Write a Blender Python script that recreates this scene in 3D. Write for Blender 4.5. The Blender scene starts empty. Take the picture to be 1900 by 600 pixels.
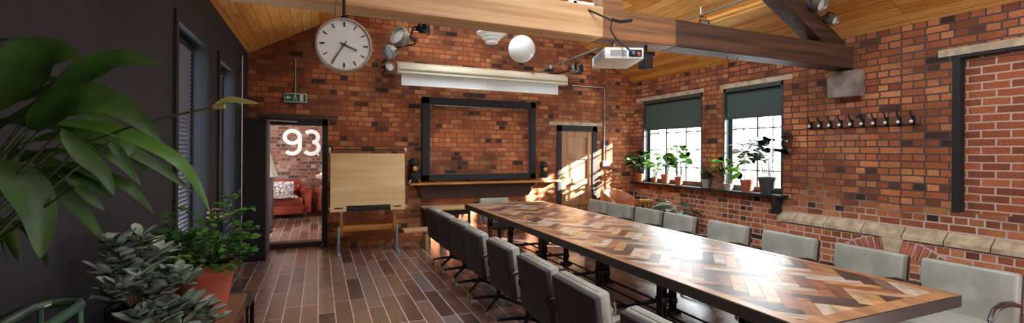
import bpy, bmesh, math, random
from mathutils import Vector, Matrix, Euler
random.seed(7)
PI = math.pi
C = bpy.context.scene.collection
V = Vector
# ---------------------------------------------------------------- camera numbers
FPX, TH, RO, CX, CY, H = 840.0, math.radians(23.1), math.radians(0.29), 950.0, 281.8, 1.59
FW = V((math.sin(TH), math.cos(TH), 0)); RT = V((math.cos(TH), -math.sin(TH), 0)); UP = V((0, 0, 1))
def at(x, y, d):
    """a point of the room seen at pixel x,y and standing d metres deep"""
    a = (x - CX) / FPX; b = -(y - CY) / FPX
    c, s = math.cos(RO), math.sin(RO)
    return V((0, 0, H)) + d * (FW + (a * c - b * s) * RT + (b * c + a * s) * UP)

# ---------------------------------------------------------------- materials
def lin(c):
    return tuple(((v / 255) / 12.92 if v / 255 <= 0.04045 else ((v / 255 + 0.055) / 1.055) ** 2.4) for v in c) + (1,)
MATS = {}
def mat(name, col, rough=0.6, metal=0.0, var=0.0, scale=8.0, bump=0.0, spec=0.5, coat=0.0, col2=None, stretch=None, trans=0.0, detail=4):
    if name in MATS: return MATS[name]
    m = bpy.data.materials.new(name); m.use_nodes = True
    nt = m.node_tree; b = nt.nodes['Principled BSDF']
    b.inputs['Base Color'].default_value = lin(col)
    b.inputs['Roughness'].default_value = rough
    b.inputs['Metallic'].default_value = metal
    b.inputs['Specular IOR Level'].default_value = spec
    b.inputs['Coat Weight'].default_value = coat
    b.inputs['Coat Roughness'].default_value = 0.36; b.inputs['Coat IOR'].default_value = 1.95
    tc = nt.nodes.new('ShaderNodeTexCoord'); mp = nt.nodes.new('ShaderNodeMapping')
    nt.links.new(tc.outputs['Object'], mp.inputs[0])
    if stretch: mp.inputs['Scale'].default_value = stretch
    n = nt.nodes.new('ShaderNodeTexNoise'); n.inputs['Scale'].default_value = scale; n.inputs['Detail'].default_value = detail
    nt.links.new(mp.outputs[0], n.inputs['Vector'])
    if var > 0 or col2:
        r = nt.nodes.new('ShaderNodeValToRGB')
        c2 = lin(col2) if col2 else tuple(v * (1 - var) for v in lin(col)[:3]) + (1,)
        r.color_ramp.elements[0].position = 0.35; r.color_ramp.elements[0].color = c2
        r.color_ramp.elements[1].position = 0.65; r.color_ramp.elements[1].color = lin(col)
        nt.links.new(n.outputs[0], r.inputs[0]); nt.links.new(r.outputs[0], b.inputs['Base Color'])
    if bump > 0:
        bp = nt.nodes.new('ShaderNodeBump'); bp.inputs['Strength'].default_value = bump; bp.inputs['Distance'].default_value = 0.01
        nt.links.new(n.outputs[0], bp.inputs['Height']); nt.links.new(bp.outputs[0], b.inputs['Normal'])
    if trans > 0:
        t = nt.nodes.new('ShaderNodeBsdfTranslucent'); mx = nt.nodes.new('ShaderNodeMixShader'); mx.inputs[0].default_value = trans
        t.inputs[0].default_value = lin(col)
        nt.links.new(b.outputs[0], mx.inputs[1]); nt.links.new(t.outputs[0], mx.inputs[2])
        nt.links.new(mx.outputs[0], nt.nodes['Material Output'].inputs[0])
    MATS[name] = m
    return m

def brick_mat(name, axis, stops, mortar, mortar_low=None, bw=0.222, rh=0.084, squash=0.5, freq=3, dirt=0.5, msize=0.0095):
    m = bpy.data.materials.new(name); m.use_nodes = True; nt = m.node_tree; N = nt.nodes; L = nt.links
    b = N['Principled BSDF']; b.inputs['Roughness'].default_value = 0.82; b.inputs['Specular IOR Level'].default_value = 0.3
    tc = N.new('ShaderNodeTexCoord'); sp = N.new('ShaderNodeSeparateXYZ'); cb = N.new('ShaderNodeCombineXYZ')
    L.new(tc.outputs['Object'], sp.inputs[0]); L.new(sp.outputs[axis], cb.inputs[0]); L.new(sp.outputs['Z'], cb.inputs[1])
    wob = N.new('ShaderNodeTexNoise'); wob.inputs['Scale'].default_value = 3.0; L.new(cb.outputs[0], wob.inputs['Vector'])
    wm = N.new('ShaderNodeVectorMath'); wm.operation = 'MULTIPLY_ADD'; wm.inputs[1].default_value = (0.02, 0.02, 0); L.new(wob.outputs['Color'], wm.inputs[0]); L.new(cb.outputs[0], wm.inputs[2])
    bt = N.new('ShaderNodeTexBrick'); L.new(wm.outputs[0], bt.inputs['Vector'])
    bt.inputs['Scale'].default_value = 1.0; bt.inputs['Brick Width'].default_value = bw; bt.inputs['Row Height'].default_value = rh
    bt.inputs['Mortar Size'].default_value = msize; bt.inputs['Mortar Smooth'].default_value = 0.25; bt.inputs['Bias'].default_value = 0.0
    bt.inputs['Color1'].default_value = (0, 0, 0, 1); bt.inputs['Color2'].default_value = (1, 1, 1, 1); bt.inputs['Mortar'].default_value = (0.5, 0.5, 0.5, 1)
    bt.offset = 0.5; bt.squash = squash; bt.squash_frequency = freq
    rp = N.new('ShaderNodeValToRGB'); rp.color_ramp.interpolation = 'LINEAR'
    els = rp.color_ramp.elements
    els[0].position = stops[0][0]; els[0].color = lin(stops[0][1]); els[1].position = stops[-1][0]; els[1].color = lin(stops[-1][1])
    for p, c in stops[1:-1]:
        e = els.new(p); e.color = lin(c)
    L.new(bt.outputs['Color'], rp.inputs[0])
    nz = N.new('ShaderNodeTexNoise'); nz.inputs['Scale'].default_value = 1.4; nz.inputs['Detail'].default_value = 6; L.new(tc.outputs['Object'], nz.inputs['Vector'])
    nf = N.new('ShaderNodeTexNoise'); nf.inputs['Scale'].default_value = 45; nf.inputs['Detail'].default_value = 5; L.new(tc.outputs['Object'], nf.inputs['Vector'])
    r2 = N.new('ShaderNodeValToRGB'); r2.color_ramp.elements[0].position = 0.36; r2.color_ramp.elements[0].color = (1 - dirt,) * 3 + (1,)
    r2.color_ramp.elements[1].position = 0.6; r2.color_ramp.elements[1].color = (1, 1, 1, 1); L.new(nz.outputs[0], r2.inputs[0])
    r3 = N.new('ShaderNodeValToRGB'); r3.color_ramp.elements[0].position = 0.3; r3.color_ramp.elements[0].color = (0.62, 0.6, 0.6, 1)
    r3.color_ramp.elements[1].position = 0.7; r3.color_ramp.elements[1].color = (1.0, 1.0, 1.0, 1); L.new(nf.outputs[0], r3.inputs[0])
    def mix(t, f, a, b_):
        k = N.new('ShaderNodeMix'); k.data_type = 'RGBA'; k.blend_type = t
        if isinstance(f, float): k.inputs[0].default_value = f
        else: L.new(f, k.inputs[0])
        for i, s in ((6, a), (7, b_)):
            if isinstance(s, tuple): k.inputs[i].default_value = s
            else: L.new(s, k.inputs[i])
        return k.outputs[2]
    c = mix('MULTIPLY', 1.0, rp.outputs[0], r2.outputs[0]); c = mix('MULTIPLY', 1.0, c, r3.outputs[0])
    mo = lin(mortar)
    if mortar_low:
        mr = N.new('ShaderNodeMapRange'); mr.inputs['From Min'].default_value = 0.7; mr.inputs['From Max'].default_value = 1.0
        ad = N.new('ShaderNodeMath'); ad.operation = 'MULTIPLY_ADD'; ad.inputs[1].default_value = 1.2; ad.inputs[2].default_value = -0.6
        L.new(nz.outputs[0], ad.inputs[0]); a2 = N.new('ShaderNodeMath'); L.new(ad.outputs[0], a2.inputs[0]); L.new(sp.outputs['Z'], a2.inputs[1])
        L.new(a2.outputs[0], mr.inputs[0]); mo = mix('MIX', mr.outputs[0], lin(mortar_low), lin(mortar))
    c = mix('MIX', bt.outputs['Fac'], c, mo)
    L.new(c, b.inputs['Base Color'])
    ih = N.new('ShaderNodeMath'); ih.operation = 'SUBTRACT'; ih.inputs[0].default_value = 1.0; L.new(bt.outputs['Fac'], ih.inputs[1])
    hs = N.new('ShaderNodeMath'); hs.operation = 'MULTIPLY_ADD'; hs.inputs[1].default_value = 0.5; L.new(nf.outputs[0], hs.inputs[0]); L.new(ih.outputs[0], hs.inputs[2])
    bp = N.new('ShaderNodeBump'); bp.inputs['Strength'].default_value = 0.7; bp.inputs['Distance'].default_value = 0.008
    L.new(hs.outputs[0], bp.inputs['Height']); L.new(bp.outputs[0], b.inputs['Normal'])
    return m

def plank_mat(name, ax_long, ax_row, stops, gap, rh, bw, rough, grain=0.25, msize=0.003, spec=0.5, gscale=30, bias=0.0, ax_off=None, coat=0.0):
    m = bpy.data.materials.new(name); m.use_nodes = True; nt = m.node_tree; N = nt.nodes; L = nt.links
    b = N['Principled BSDF']; b.inputs['Specular IOR Level'].default_value = spec; b.inputs['Coat Weight'].default_value = coat; b.inputs['Coat Roughness'].default_value = 0.24
    tc = N.new('ShaderNodeTexCoord'); sp = N.new('ShaderNodeSeparateXYZ'); cb = N.new('ShaderNodeCombineXYZ')
    L.new(tc.outputs['Object'], sp.inputs[0]); L.new(sp.outputs[ax_long], cb.inputs[0]); L.new(sp.outputs[ax_row], cb.inputs[1])
    bt = N.new('ShaderNodeTexBrick'); L.new(cb.outputs[0], bt.inputs['Vector'])
    bt.inputs['Scale'].default_value = 1.0; bt.inputs['Brick Width'].default_value = bw; bt.inputs['Row Height'].default_value = rh
    bt.inputs['Mortar Size'].default_value = msize; bt.inputs['Mortar Smooth'].default_value = 0.3; bt.inputs['Bias'].default_value = bias
    bt.inputs['Color1'].default_value = (0, 0, 0, 1); bt.inputs['Color2'].default_value = (1, 1, 1, 1)
    bt.offset = 0.37; bt.offset_frequency = 3; bt.squash = 1
    rp = N.new('ShaderNodeValToRGB'); els = rp.color_ramp.elements
    els[0].position = stops[0][0]; els[0].color = lin(stops[0][1]); els[1].position = stops[-1][0]; els[1].color = lin(stops[-1][1])
    for p, c in stops[1:-1]:
        e = els.new(p); e.color = lin(c)
    L.new(bt.outputs['Color'], rp.inputs[0])
    mp = N.new('ShaderNodeMapping'); mp.inputs['Scale'].default_value = (1.2, gscale, 1); L.new(cb.outputs[0], mp.inputs[0])
    nz = N.new('ShaderNodeTexNoise'); nz.inputs['Scale'].default_value = 2.2; nz.inputs['Detail'].default_value = 6; L.new(mp.outputs[0], nz.inputs['Vector'])
    nl = N.new('ShaderNodeTexNoise'); nl.inputs['Scale'].default_value = 1.1; nl.inputs['Detail'].default_value = 5; L.new(tc.outputs['Object'], nl.inputs['Vector'])
    r3 = N.new('ShaderNodeValToRGB'); r3.color_ramp.elements[0].position = 0.3; r3.color_ramp.elements[0].color = (1 - grain * 1.4,) * 3 + (1,)
    r3.color_ramp.elements[1].position = 0.7; r3.color_ramp.elements[1].color = (1 + grain,) * 3 + (1,); L.new(nz.outputs[0], r3.inputs[0])
    k = N.new('ShaderNodeMix'); k.data_type = 'RGBA'; k.blend_type = 'MULTIPLY'; k.inputs[0].default_value = 1; L.new(rp.outputs[0], k.inputs[6]); L.new(r3.outputs[0], k.inputs[7])
    k2 = N.new('ShaderNodeMix'); k2.data_type = 'RGBA'; k2.inputs[7].default_value = lin(gap); L.new(bt.outputs['Fac'], k2.inputs[0]); L.new(k.outputs[2], k2.inputs[6])
    L.new(k2.outputs[2], b.inputs['Base Color'])
    rr = N.new('ShaderNodeMapRange'); rr.inputs['To Min'].default_value = rough * 0.75; rr.inputs['To Max'].default_value = min(1, rough * 1.3); L.new(nl.outputs[0], rr.inputs[0]); L.new(rr.outputs[0], b.inputs['Roughness'])
    hs = N.new('ShaderNodeMath'); hs.operation = 'MULTIPLY_ADD'; hs.inputs[1].default_value = -1.0; L.new(bt.outputs['Fac'], hs.inputs[0]); 
    h2 = N.new('ShaderNodeMath'); h2.operation = 'MULTIPLY'; h2.inputs[1].default_value = 0.4; L.new(nz.outputs[0], h2.inputs[0]); L.new(h2.outputs[0], hs.inputs[2])
    bp = N.new('ShaderNodeBump'); bp.inputs['Strength'].default_value = 0.4; bp.inputs['Distance'].default_value = 0.004
    L.new(hs.outputs[0], bp.inputs['Height']); L.new(bp.outputs[0], b.inputs['Normal'])
    return m

BR = [(0.0, (66, 50, 48)), (0.05, (106, 66, 48)), (0.14, (164, 90, 52)), (0.6, (206, 118, 66)), (1.0, (226, 152, 96))]
M_BACK = brick_mat('brick_end_wall', 'X', BR, (96, 74, 68), (112, 92, 84), dirt=0.6, msize=0.0075)
M_RIGHT = brick_mat('brick_window_wall', 'Y', [(0.0, (62, 50, 48)), (0.05, (104, 70, 54)), (0.13, (164, 92, 58)), (0.6, (202, 120, 74)), (1.0, (222, 150, 102))], (80, 66, 62), (196, 176, 168), squash=0.55, freq=2, dirt=0.48)
M_PANEL = brick_mat('brick_infill', 'Y', [(0.0, (134, 74, 50)), (0.5, (172, 96, 60)), (1.0, (190, 110, 72))], (190, 160, 148), squash=1, freq=2, dirt=0.25)
M_HALL = brick_mat('brick_hall', 'X', [(0.0, (80, 54, 48)), (0.4, (130, 78, 58)), (0.8, (160, 108, 86)), (1.0, (176, 156, 144))], (120, 100, 94), squash=0.5, freq=2, dirt=0.35)
M_FLOOR = plank_mat('floor_planks', 'Y', 'X', [(0.0, (72, 54, 52)), (0.3, (106, 78, 68)), (0.55, (130, 98, 84)), (0.8, (146, 116, 104)), (1.0, (116, 104, 104))], (214, 196, 188), 0.155, 0.85, 0.27, grain=0.24, msize=0.0055, spec=0.9, coat=0.55)  # pale gap colour paints the glint along the board edges
M_CEIL = plank_mat('ceiling_pine', 'Y', 'X', [(0.0, (208, 136, 58)), (0.5, (230, 164, 80)), (1.0, (242, 188, 106))], (120, 72, 34), 0.12, 3.0, 0.5, grain=0.2, msize=0.003, gscale=18)
M_PAINT = mat('dark_painted_plaster', (30, 33, 42), 0.75, var=0.25, scale=3, bump=0.15, stretch=(1, 1, 0.3))
M_BLACK = mat('black_paint', (20, 17, 20), 0.7, var=0.3, scale=12)
M_IRON = mat('black_iron', (24, 21, 22), 0.45, metal=0.6, bump=0.2, scale=60)
M_FRAME = mat('window_frame_paint', (56, 64, 62), 0.5, var=0.2, scale=10)
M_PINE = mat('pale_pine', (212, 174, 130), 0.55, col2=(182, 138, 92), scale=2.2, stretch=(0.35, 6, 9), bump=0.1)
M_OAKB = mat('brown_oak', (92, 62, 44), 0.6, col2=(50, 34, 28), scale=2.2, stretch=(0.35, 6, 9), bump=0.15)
M_DARKW = mat('dark_stained_wood', (62, 42, 34), 0.5, col2=(40, 26, 23), scale=2.5, stretch=(0.5, 6, 6), bump=0.1)
M_STONE = mat('sandstone', (196, 180, 152), 0.85, col2=(158, 140, 116), scale=9, bump=0.4)
M_GREY = mat('grey_leather', (160, 159, 150), 0.42, col2=(138, 138, 128), scale=7, bump=0.12, spec=0.6)
M_CHROME = mat('chrome', (200, 200, 196), 0.18, metal=1.0, var=0.1)
M_SILVER = mat('brushed_metal', (176, 178, 174), 0.35, metal=0.9, var=0.2, scale=20)
M_SHELL = mat('dark_back_panel', (44, 37, 33), 0.6, var=0.15, scale=10)
M_BROWN = mat('dark_brown_plastic', (52, 36, 32), 0.3, var=0.2)
M_WHITE = mat('white_plastic', (226, 228, 224), 0.4, var=0.04)
M_OPAL = mat('opal_glass', (236, 240, 236), 0.18, var=0.02, trans=0.25)
M_FABRIC = mat('screen_fabric', (226, 230, 228), 0.8, var=0.05, scale=3)
M_CREAM = mat('screen_case_enamel', (214, 206, 184), 0.35, var=0.1, scale=3)
M_TERRA = mat('terracotta', (178, 92, 62), 0.8, col2=(146, 72, 50), scale=6, bump=0.15)
M_SOIL = mat('soil', (44, 32, 26), 0.95, var=0.5, scale=60, bump=0.6)
M_TAN = mat('tan_leather', (176, 110, 58), 0.4, col2=(130, 74, 38), scale=5, bump=0.1)
M_RED = mat('oxblood_leather', (158, 66, 46), 0.35, col2=(112, 42, 32), scale=6, bump=0.1)
M_BOARD = mat('plywood_board', (222, 188, 138), 0.5, col2=(200, 160, 108), scale=1.6, stretch=(0.4, 6, 5), bump=0.03)
M_OCHRE = mat('varnished_beech', (196, 136, 62), 0.45, col2=(164, 106, 46), scale=2, stretch=(1, 6, 6))
M_BLUE = mat('pale_blue_enamel', (136, 160, 162), 0.4, var=0.2, scale=10)
M_DOORW = mat('pine_door', (182, 132, 84), 0.5, col2=(140, 94, 56), scale=2.2, stretch=(6, 6, 0.5), bump=0.06)
M_BRASS = mat('brass', (206, 164, 84), 0.3, metal=1.0, var=0.1)
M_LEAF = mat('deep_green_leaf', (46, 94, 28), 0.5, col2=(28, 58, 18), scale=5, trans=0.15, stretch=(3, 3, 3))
M_LEAF2 = mat('bright_green_leaf', (110, 158, 52), 0.4, col2=(70, 116, 40), scale=6, trans=0.4)
M_LEAFG = mat('grey_green_succulent', (176, 192, 182), 0.55, col2=(118, 140, 128), scale=9)
M_LEAFM = mat('parsley_green', (98, 160, 62), 0.5, col2=(52, 98, 40), scale=9, trans=0.3)
M_STEM = mat('plant_stem', (50, 66, 34), 0.6, var=0.3)
M_BARK = mat('brown_stem', (98, 82, 60), 0.8, var=0.3, scale=30)
M_GREEN = mat('green_enamel', (78, 112, 90), 0.35, col2=(56, 88, 70), scale=9)
M_AMBER = mat('amber_glass', (214, 150, 60), 0.15, var=0.1)
M_SHADE = mat('lamp_shade_cloth', (216, 216, 204), 0.8, var=0.05, trans=0.3)
M_BLANKET = mat('patterned_blanket', (214, 204, 200), 0.9, col2=(90, 60, 66), scale=22, bump=0.3)
M_BLIND = mat('blind_fabric', (74, 88, 86), 0.85, var=0.15, scale=40, trans=0.12)
M_CRATE = mat('worn_crate_wood', (122, 82, 54), 0.55, col2=(74, 48, 34), scale=2.4, stretch=(6, 0.5, 6), bump=0.2)
M_CLOCK = mat('clock_face', (214, 220, 216), 0.5, var=0.03)
M_SIGN = mat('exit_green', (24, 92, 72), 0.4, var=0.05)
def glass_mat():
    m = bpy.data.materials.new('window_glass'); m.use_nodes = True; nt = m.node_tree
    nt.nodes.remove(nt.nodes['Principled BSDF'])
    t = nt.nodes.new('ShaderNodeBsdfTransparent'); g = nt.nodes.new('ShaderNodeBsdfGlossy'); g.inputs['Roughness'].default_value = 0.03
    x = nt.nodes.new('ShaderNodeMixShader'); x.inputs[0].default_value = 0.06
    nt.links.new(t.outputs[0], x.inputs[1]); nt.links.new(g.outputs[0], x.inputs[2]); nt.links.new(x.outputs[0], nt.nodes['Material Output'].inputs[0])
    return m
M_GLASS = glass_mat()
def lslat_mat():
    m = bpy.data.materials.new('slatted_blind'); m.use_nodes = True; nt = m.node_tree; b = nt.nodes['Principled BSDF']
    tc = nt.nodes.new('ShaderNodeTexCoord'); w = nt.nodes.new('ShaderNodeTexWave'); w.bands_direction = 'Z'; w.inputs['Scale'].default_value = 14; w.inputs['Distortion'].default_value = 0.4
    nt.links.new(tc.outputs['Object'], w.inputs[0]); r = nt.nodes.new('ShaderNodeValToRGB')
    r.color_ramp.elements[0].color = lin((66, 68, 76)); r.color_ramp.elements[1].color = lin((158, 162, 170))
    nt.links.new(w.outputs[0], r.inputs[0]); nt.links.new(r.outputs[0], b.inputs['Base Color']); b.inputs['Roughness'].default_value = 0.45
    return m
M_LBLIND = lslat_mat()

# ---------------------------------------------------------------- geometry
class MB:
    def __init__(self): self.b = bmesh.new()
    def _x(self, vs, M):
        if M is not None: bmesh.ops.transform(self.b, matrix=M, verts=vs)
    def box(self, x0, x1, y0, y1, z0, z1, bev=0.0, seg=2, M=None):
        r = bmesh.ops.create_cube(self.b, size=1.0)
        T = Matrix.Translation(((x0 + x1) / 2, (y0 + y1) / 2, (z0 + z1) / 2)) @ Matrix.Diagonal((abs(x1 - x0), abs(y1 - y0), abs(z1 - z0), 1))
        bmesh.ops.transform(self.b, matrix=T, verts=r['verts']); vs = r['verts']
        if bev > 0:
            es = list({e for v in vs for e in v.link_edges})
            q = bmesh.ops.bevel(self.b, geom=es, offset=bev, segments=seg, profile=0.5, affect='EDGES')
            vs = list(set(q['verts']) | {v for v in vs if v.is_valid})
        self._x(vs, M); return self
    def bar(self, p, q, w, h=None, bev=0.0):
        """rectangular bar from p to q"""
        p, q = V(p), V(q); d = q - p; h = h or w
        R = d.to_track_quat('X', 'Z').to_matrix().to_4x4()
        return self.box(0, d.length, -w / 2, w / 2, -h / 2, h / 2, bev, M=Matrix.Translation(p) @ R)
    def tube(self, pts, r, n=8, cap=True, closed=False):
        pts = [V(p) for p in pts]; rs = r if isinstance(r, (list, tuple)) else [r] * len(pts)
        rings = []; prev = None; m = len(pts)
        for i, p in enumerate(pts):
            a = pts[(i - 1) % m] if (closed or i > 0) else p; c = pts[(i + 1) % m] if (closed or i < m - 1) else p
            t = (c - a).normalized()
            if prev is None:
                u = t.orthogonal().normalized()
            else:
                u = (prev - t * prev.dot(t)).normalized()
            prev = u; w = t.cross(u)
            rings.append([self.b.verts.new(p + rs[i] * (math.cos(2 * PI * k / n) * u + math.sin(2 * PI * k / n) * w)) for k in range(n)])
        for i in range(m if closed else m - 1):
            A, B = rings[i], rings[(i + 1) % m]
            for k in range(n): self.b.faces.new((A[k], A[(k + 1) % n], B[(k + 1) % n], B[k]))
        if cap and not closed:
            self.b.faces.new(rings[0][::-1]); self.b.faces.new(rings[-1])
        return self
    def cyl(self, p, q, r, n=16): return self.tube([p, q], r, n)
    def lathe(self, prof, n=24, M=None, cap=True):
        rings = []
        for r, z in prof:
            rings.append([self.b.verts.new((r * math.cos(2 * PI * k / n), r * math.sin(2 * PI * k / n), z)) for k in range(n)])
        for A, B in zip(rings, rings[1:]):
            for k in range(n): self.b.faces.new((A[k], A[(k + 1) % n], B[(k + 1) % n], B[k]))
        if cap:
            if prof[0][0] > 1e-4: self.b.faces.new(rings[0][::-1])
            if prof[-1][0] > 1e-4: self.b.faces.new(rings[-1])
        self._x([v for g in rings for v in g], M); return self
    def prism(self, poly, h, M=None):
        a = [self.b.verts.new((x, y, 0)) for x, y in poly]; c = [self.b.verts.new((x, y, h)) for x, y in poly]
        self.b.faces.new(a[::-1]); self.b.faces.new(c); n = len(a)
        for i in range(n): self.b.faces.new((a[i], a[(i + 1) % n], c[(i + 1) % n], c[i]))
        self._x(a + c, M); return self
    def leaf(self, pts, w, nrm, n=8, fold=0.18, shape='lily', thick=0.0015, wav=0.0):
        """a curved blade along control points, with a folded midrib and real thickness"""
        P = [V(p) for p in pts]; K = len(P) - 1
        def cr(t):
            i = min(int(t * K), K - 1); u = t * K - i
            p0 = P[max(i - 1, 0)]; p1 = P[i]; p2 = P[i + 1]; p3 = P[min(i + 2, K)]
            return 0.5 * ((2 * p1) + (p2 - p0) * u + (2 * p0 - 5 * p1 + 4 * p2 - p3) * u * u + (3 * p1 - p0 - 3 * p2 + p3) * u ** 3)
        nrm = V(nrm).normalized(); rows = []
        for i in range(n + 1):
            t = i / n; p = cr(t); tg = (cr(min(1, t + 0.02)) - cr(max(0, t - 0.02))).normalized()
            s = tg.cross(nrm)
            s = s.normalized() if s.length > 1e-3 else tg.orthogonal().normalized()
            up = s.cross(tg).normalized()
            if shape == 'lily': f = max(0.03, (math.sin(PI * min(1, t ** 0.75)) ** 0.8))
            elif shape == 'round': f = max(0.05, math.sqrt(max(0, 1 - (2 * t - 1) ** 2)))
            else: f = max(0.06, math.sin(PI * t ** 1.25) ** 0.7)
            hw = w / 2 * f; q = wav * math.sin(t * 19) * hw
            rows.append([p - s * hw + up * (hw * fold + q), p - s * hw * 0.5 + up * (hw * fold * 0.35), p, p + s * hw * 0.5 + up * (hw * fold * 0.35), p + s * hw + up * (hw * fold - q), up])
        for sd in (0, 1):
            vs = [[self.b.verts.new(q - (r[5] * thick * sd)) for q in r[:5]] for r in rows]
            for A, B in zip(vs, vs[1:]):
                for k in range(4):
                    f = (A[k], A[k + 1], B[k + 1], B[k]); self.b.faces.new(f if sd else f[::-1])
        return self
    def build(self, name, m, parent=None, loc=None, rot=None, smooth=True, angle=35):
        me = bpy.data.meshes.new(name); bmesh.ops.recalc_face_normals(self.b, faces=self.b.faces[:]) if not getattr(self, 'noflip', 0) else None
        self.b.to_mesh(me); self.b.free()
        ms = m if isinstance(m, (list, tuple)) else [m]
        for x in ms: me.materials.append(x)
        if smooth:
            me.polygons.foreach_set('use_smooth', [True] * len(me.polygons)); me.set_sharp_from_angle(angle=math.radians(angle))
        o = bpy.data.objects.new(name, me); C.objects.link(o)
        if parent is not None: o.parent = parent
        if loc: o.location = loc
        if rot: o.rotation_euler = rot
        return o

def thing(name, label, cat, loc=(0, 0, 0), rz=0.0, group=None):
    o = bpy.data.objects.new(name, None); C.objects.link(o); o.location = loc; o.rotation_euler = (0, 0, rz); o.empty_display_size = 0.1
    o['label'] = label; o['category'] = cat
    if group: o['group'] = group
    return o
def tag(o, label, cat, group=None):
    o['label'] = label; o['category'] = cat
    if group: o['group'] = group
    return o
def struct(name, mb, m, **k):
    o = mb.build(name, m, **k); o['kind'] = 'structure'; return o
def kids(o): return [c for c in bpy.data.objects if c.parent == o]
def copy_tree(o, parent=None):
    c = o.copy(); C.objects.link(c); c.parent = parent
    for ch in KID.get(o.name) or kids(o): copy_tree(ch, c)
    return c
KID = {}
def dup(root, loc, rz, label, group=None):
    r = copy_tree(root); r.location = loc; r.rotation_euler = (0, 0, rz); r['label'] = label
    if group: r['group'] = group
    return r

L_, R_, B_, F_ = -1.01, 6.29, 8.02, -3.2      # inner faces of the four walls
EV, SL, RX = 3.09, 0.55, 2.64                  # eaves height, roof slope, ridge X
RZ = EV + SL * (R_ - RX)
SKYP = []
# ================================================================= SHELL
def gable(mb, x0, x1, z0, y0, y1):
    """a wall piece between x0 and x1 from z0 up to the roof line"""
    def top(x): return EV + SL * (R_ - x) if x >= RX else EV + SL * (x - L_)
    xs = [x0] + ([RX] if x0 < RX < x1 else []) + [x1]
    for a, c in zip(xs, xs[1:]):
        v = [(a, z0), (c, z0), (c, top(c) + 0.02), (a, top(a) + 0.02)]
        f = [mb.b.verts.new((x, y0, z)) for x, z in v]; g = [mb.b.verts.new((x, y1, z)) for x, z in v]
        mb.b.faces.new(f[::-1]); mb.b.faces.new(g)
        for i in range(4): mb.b.faces.new((f[i], f[(i + 1) % 4], g[(i + 1) % 4], g[i]))
# end wall with the two doorways (door 93 is a real opening)
w = MB(); T = 0.34
gable(w, L_ - 0.35, -0.835, 0, B_, B_ + T); gable(w, -0.835, 0.135, 2.105, B_, B_ + T); gable(w, 0.135, 4.40, 0, B_, B_ + T)
gable(w, 4.40, 5.345, 2.13, B_, B_ + T); gable(w, 5.345, R_ + 0.02, 0, B_, B_ + T)
w.box(4.40, 5.345, B_ + 0.1, B_ + T, 0, 2.13)
struct('wall_back', w, M_BACK, smooth=False)
# window wall
w = MB(); xo = R_ + 0.32; TOP = EV + 0.03
W1 = (6.10, 7.69, 0.97, 2.665); W2 = (4.57, 5.635, 0.97, 2.665); W3 = (-2.95, -1.1, 0.9, 2.3)  # W3 is an unseen window added to let in more daylight
ys = [F_ - 0.3, W3[0], W3[1], 1.00, 2.63, W2[0], W2[1], W1[0], W1[1], B_ + T]
for a, c in ((F_ - 0.3, W3[0]), (W3[1], 1.00), (2.63, W2[0]), (W2[1], W1[0]), (W1[1], B_)): w.box(R_, xo, a, c, 0, TOP)
for q in (W1, W2, W3, (1.00, 2.63, 0.97, 2.65)):
    w.box(R_, xo, q[0], q[1], 0, q[2]); w.box(R_, xo, q[0], q[1], q[3], TOP)
struct('wall_right', w, M_RIGHT, smooth=False)
w = MB(); w.box(R_ + 0.09, xo, 1.0, 2.63, 0.97, 2.65); o = struct('wall_infill', w, M_PANEL, smooth=False)
# left wall, painted, with two openings and a third, unseen one added for daylight
w = MB(); xl = L_ - 0.34
WA = (4.20, 5.23, 0.55, 2.60); WB = (5.79, 6.73, 0.55, 2.60); WC = (-2.9, -1.9, 0.9, 2.5)
for a, c in ((F_ - 0.3, WC[0]), (WC[1], WA[0]), (WA[1], WB[0]), (WB[1], B_)): w.box(xl, L_, a, c, 0, TOP)
for q in (WA, WB, WC): w.box(xl, L_, q[0], q[1], 0, q[2]); w.box(xl, L_, q[0], q[1], q[3], TOP)
struct('wall_left', w, M_PAINT, smooth=False)
# wall behind the photographer, with a wide unseen window added for daylight
w = MB(); WF = (4.0, 6.0, 0.9, 2.5)
gable(w, L_ - 0.3, WF[0], 0, F_ - 0.3, F_); gable(w, WF[1], R_ + 0.3, 0, F_ - 0.3, F_); gable(w, WF[0], WF[1], WF[3], F_ - 0.3, F_)
w.box(WF[0], WF[1], F_ - 0.3, F_, 0, WF[2])
struct('wall_front', w, M_BACK, smooth=False)
w = MB(); w.box(xl, xo, F_ - 0.3, B_ + 0.22, -0.1, 0.0); struct('floor', w, M_FLOOR, smooth=False)
# ceiling slopes
def slab(w, xa, xb, y0, y1):
    za, zb = RZ - SL * abs(xa - RX), RZ - SL * abs(xb - RX)
    v = [(xa, za), (xb, zb), (xb, zb + 0.14), (xa, za + 0.14)]
    f = [w.b.verts.new((x, y0, z)) for x, z in v]; g = [w.b.verts.new((x, y1, z)) for x, z in v]
    w.b.faces.new(f); w.b.faces.new(g)
    for i in range(4): w.b.faces.new((f[i], f[(i + 1) % 4], g[(i + 1) % 4], g[i]))
w = MB(); slab(w, R_ + 0.34, RX, F_ - 0.3, B_ + T); struct('ceiling', w, M_CEIL, smooth=False)
SKY = ((-2.6, -0.4), (0.3, 3.1), (4.1, 6.9)); SX0, SX1 = 1.0, 2.3  # unseen skylights added to bring even daylight into the room
w = MB(); slab(w, L_ - 0.35, SX0, F_ - 0.3, B_ + T); slab(w, SX1, RX, F_ - 0.3, B_ + T)
e = F_ - 0.3
for y0, y1 in SKY: slab(w, SX0, SX1, e, y0); e = y1
slab(w, SX0, SX1, e, B_ + T); struct('ceiling', w, M_CEIL, smooth=False)
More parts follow.
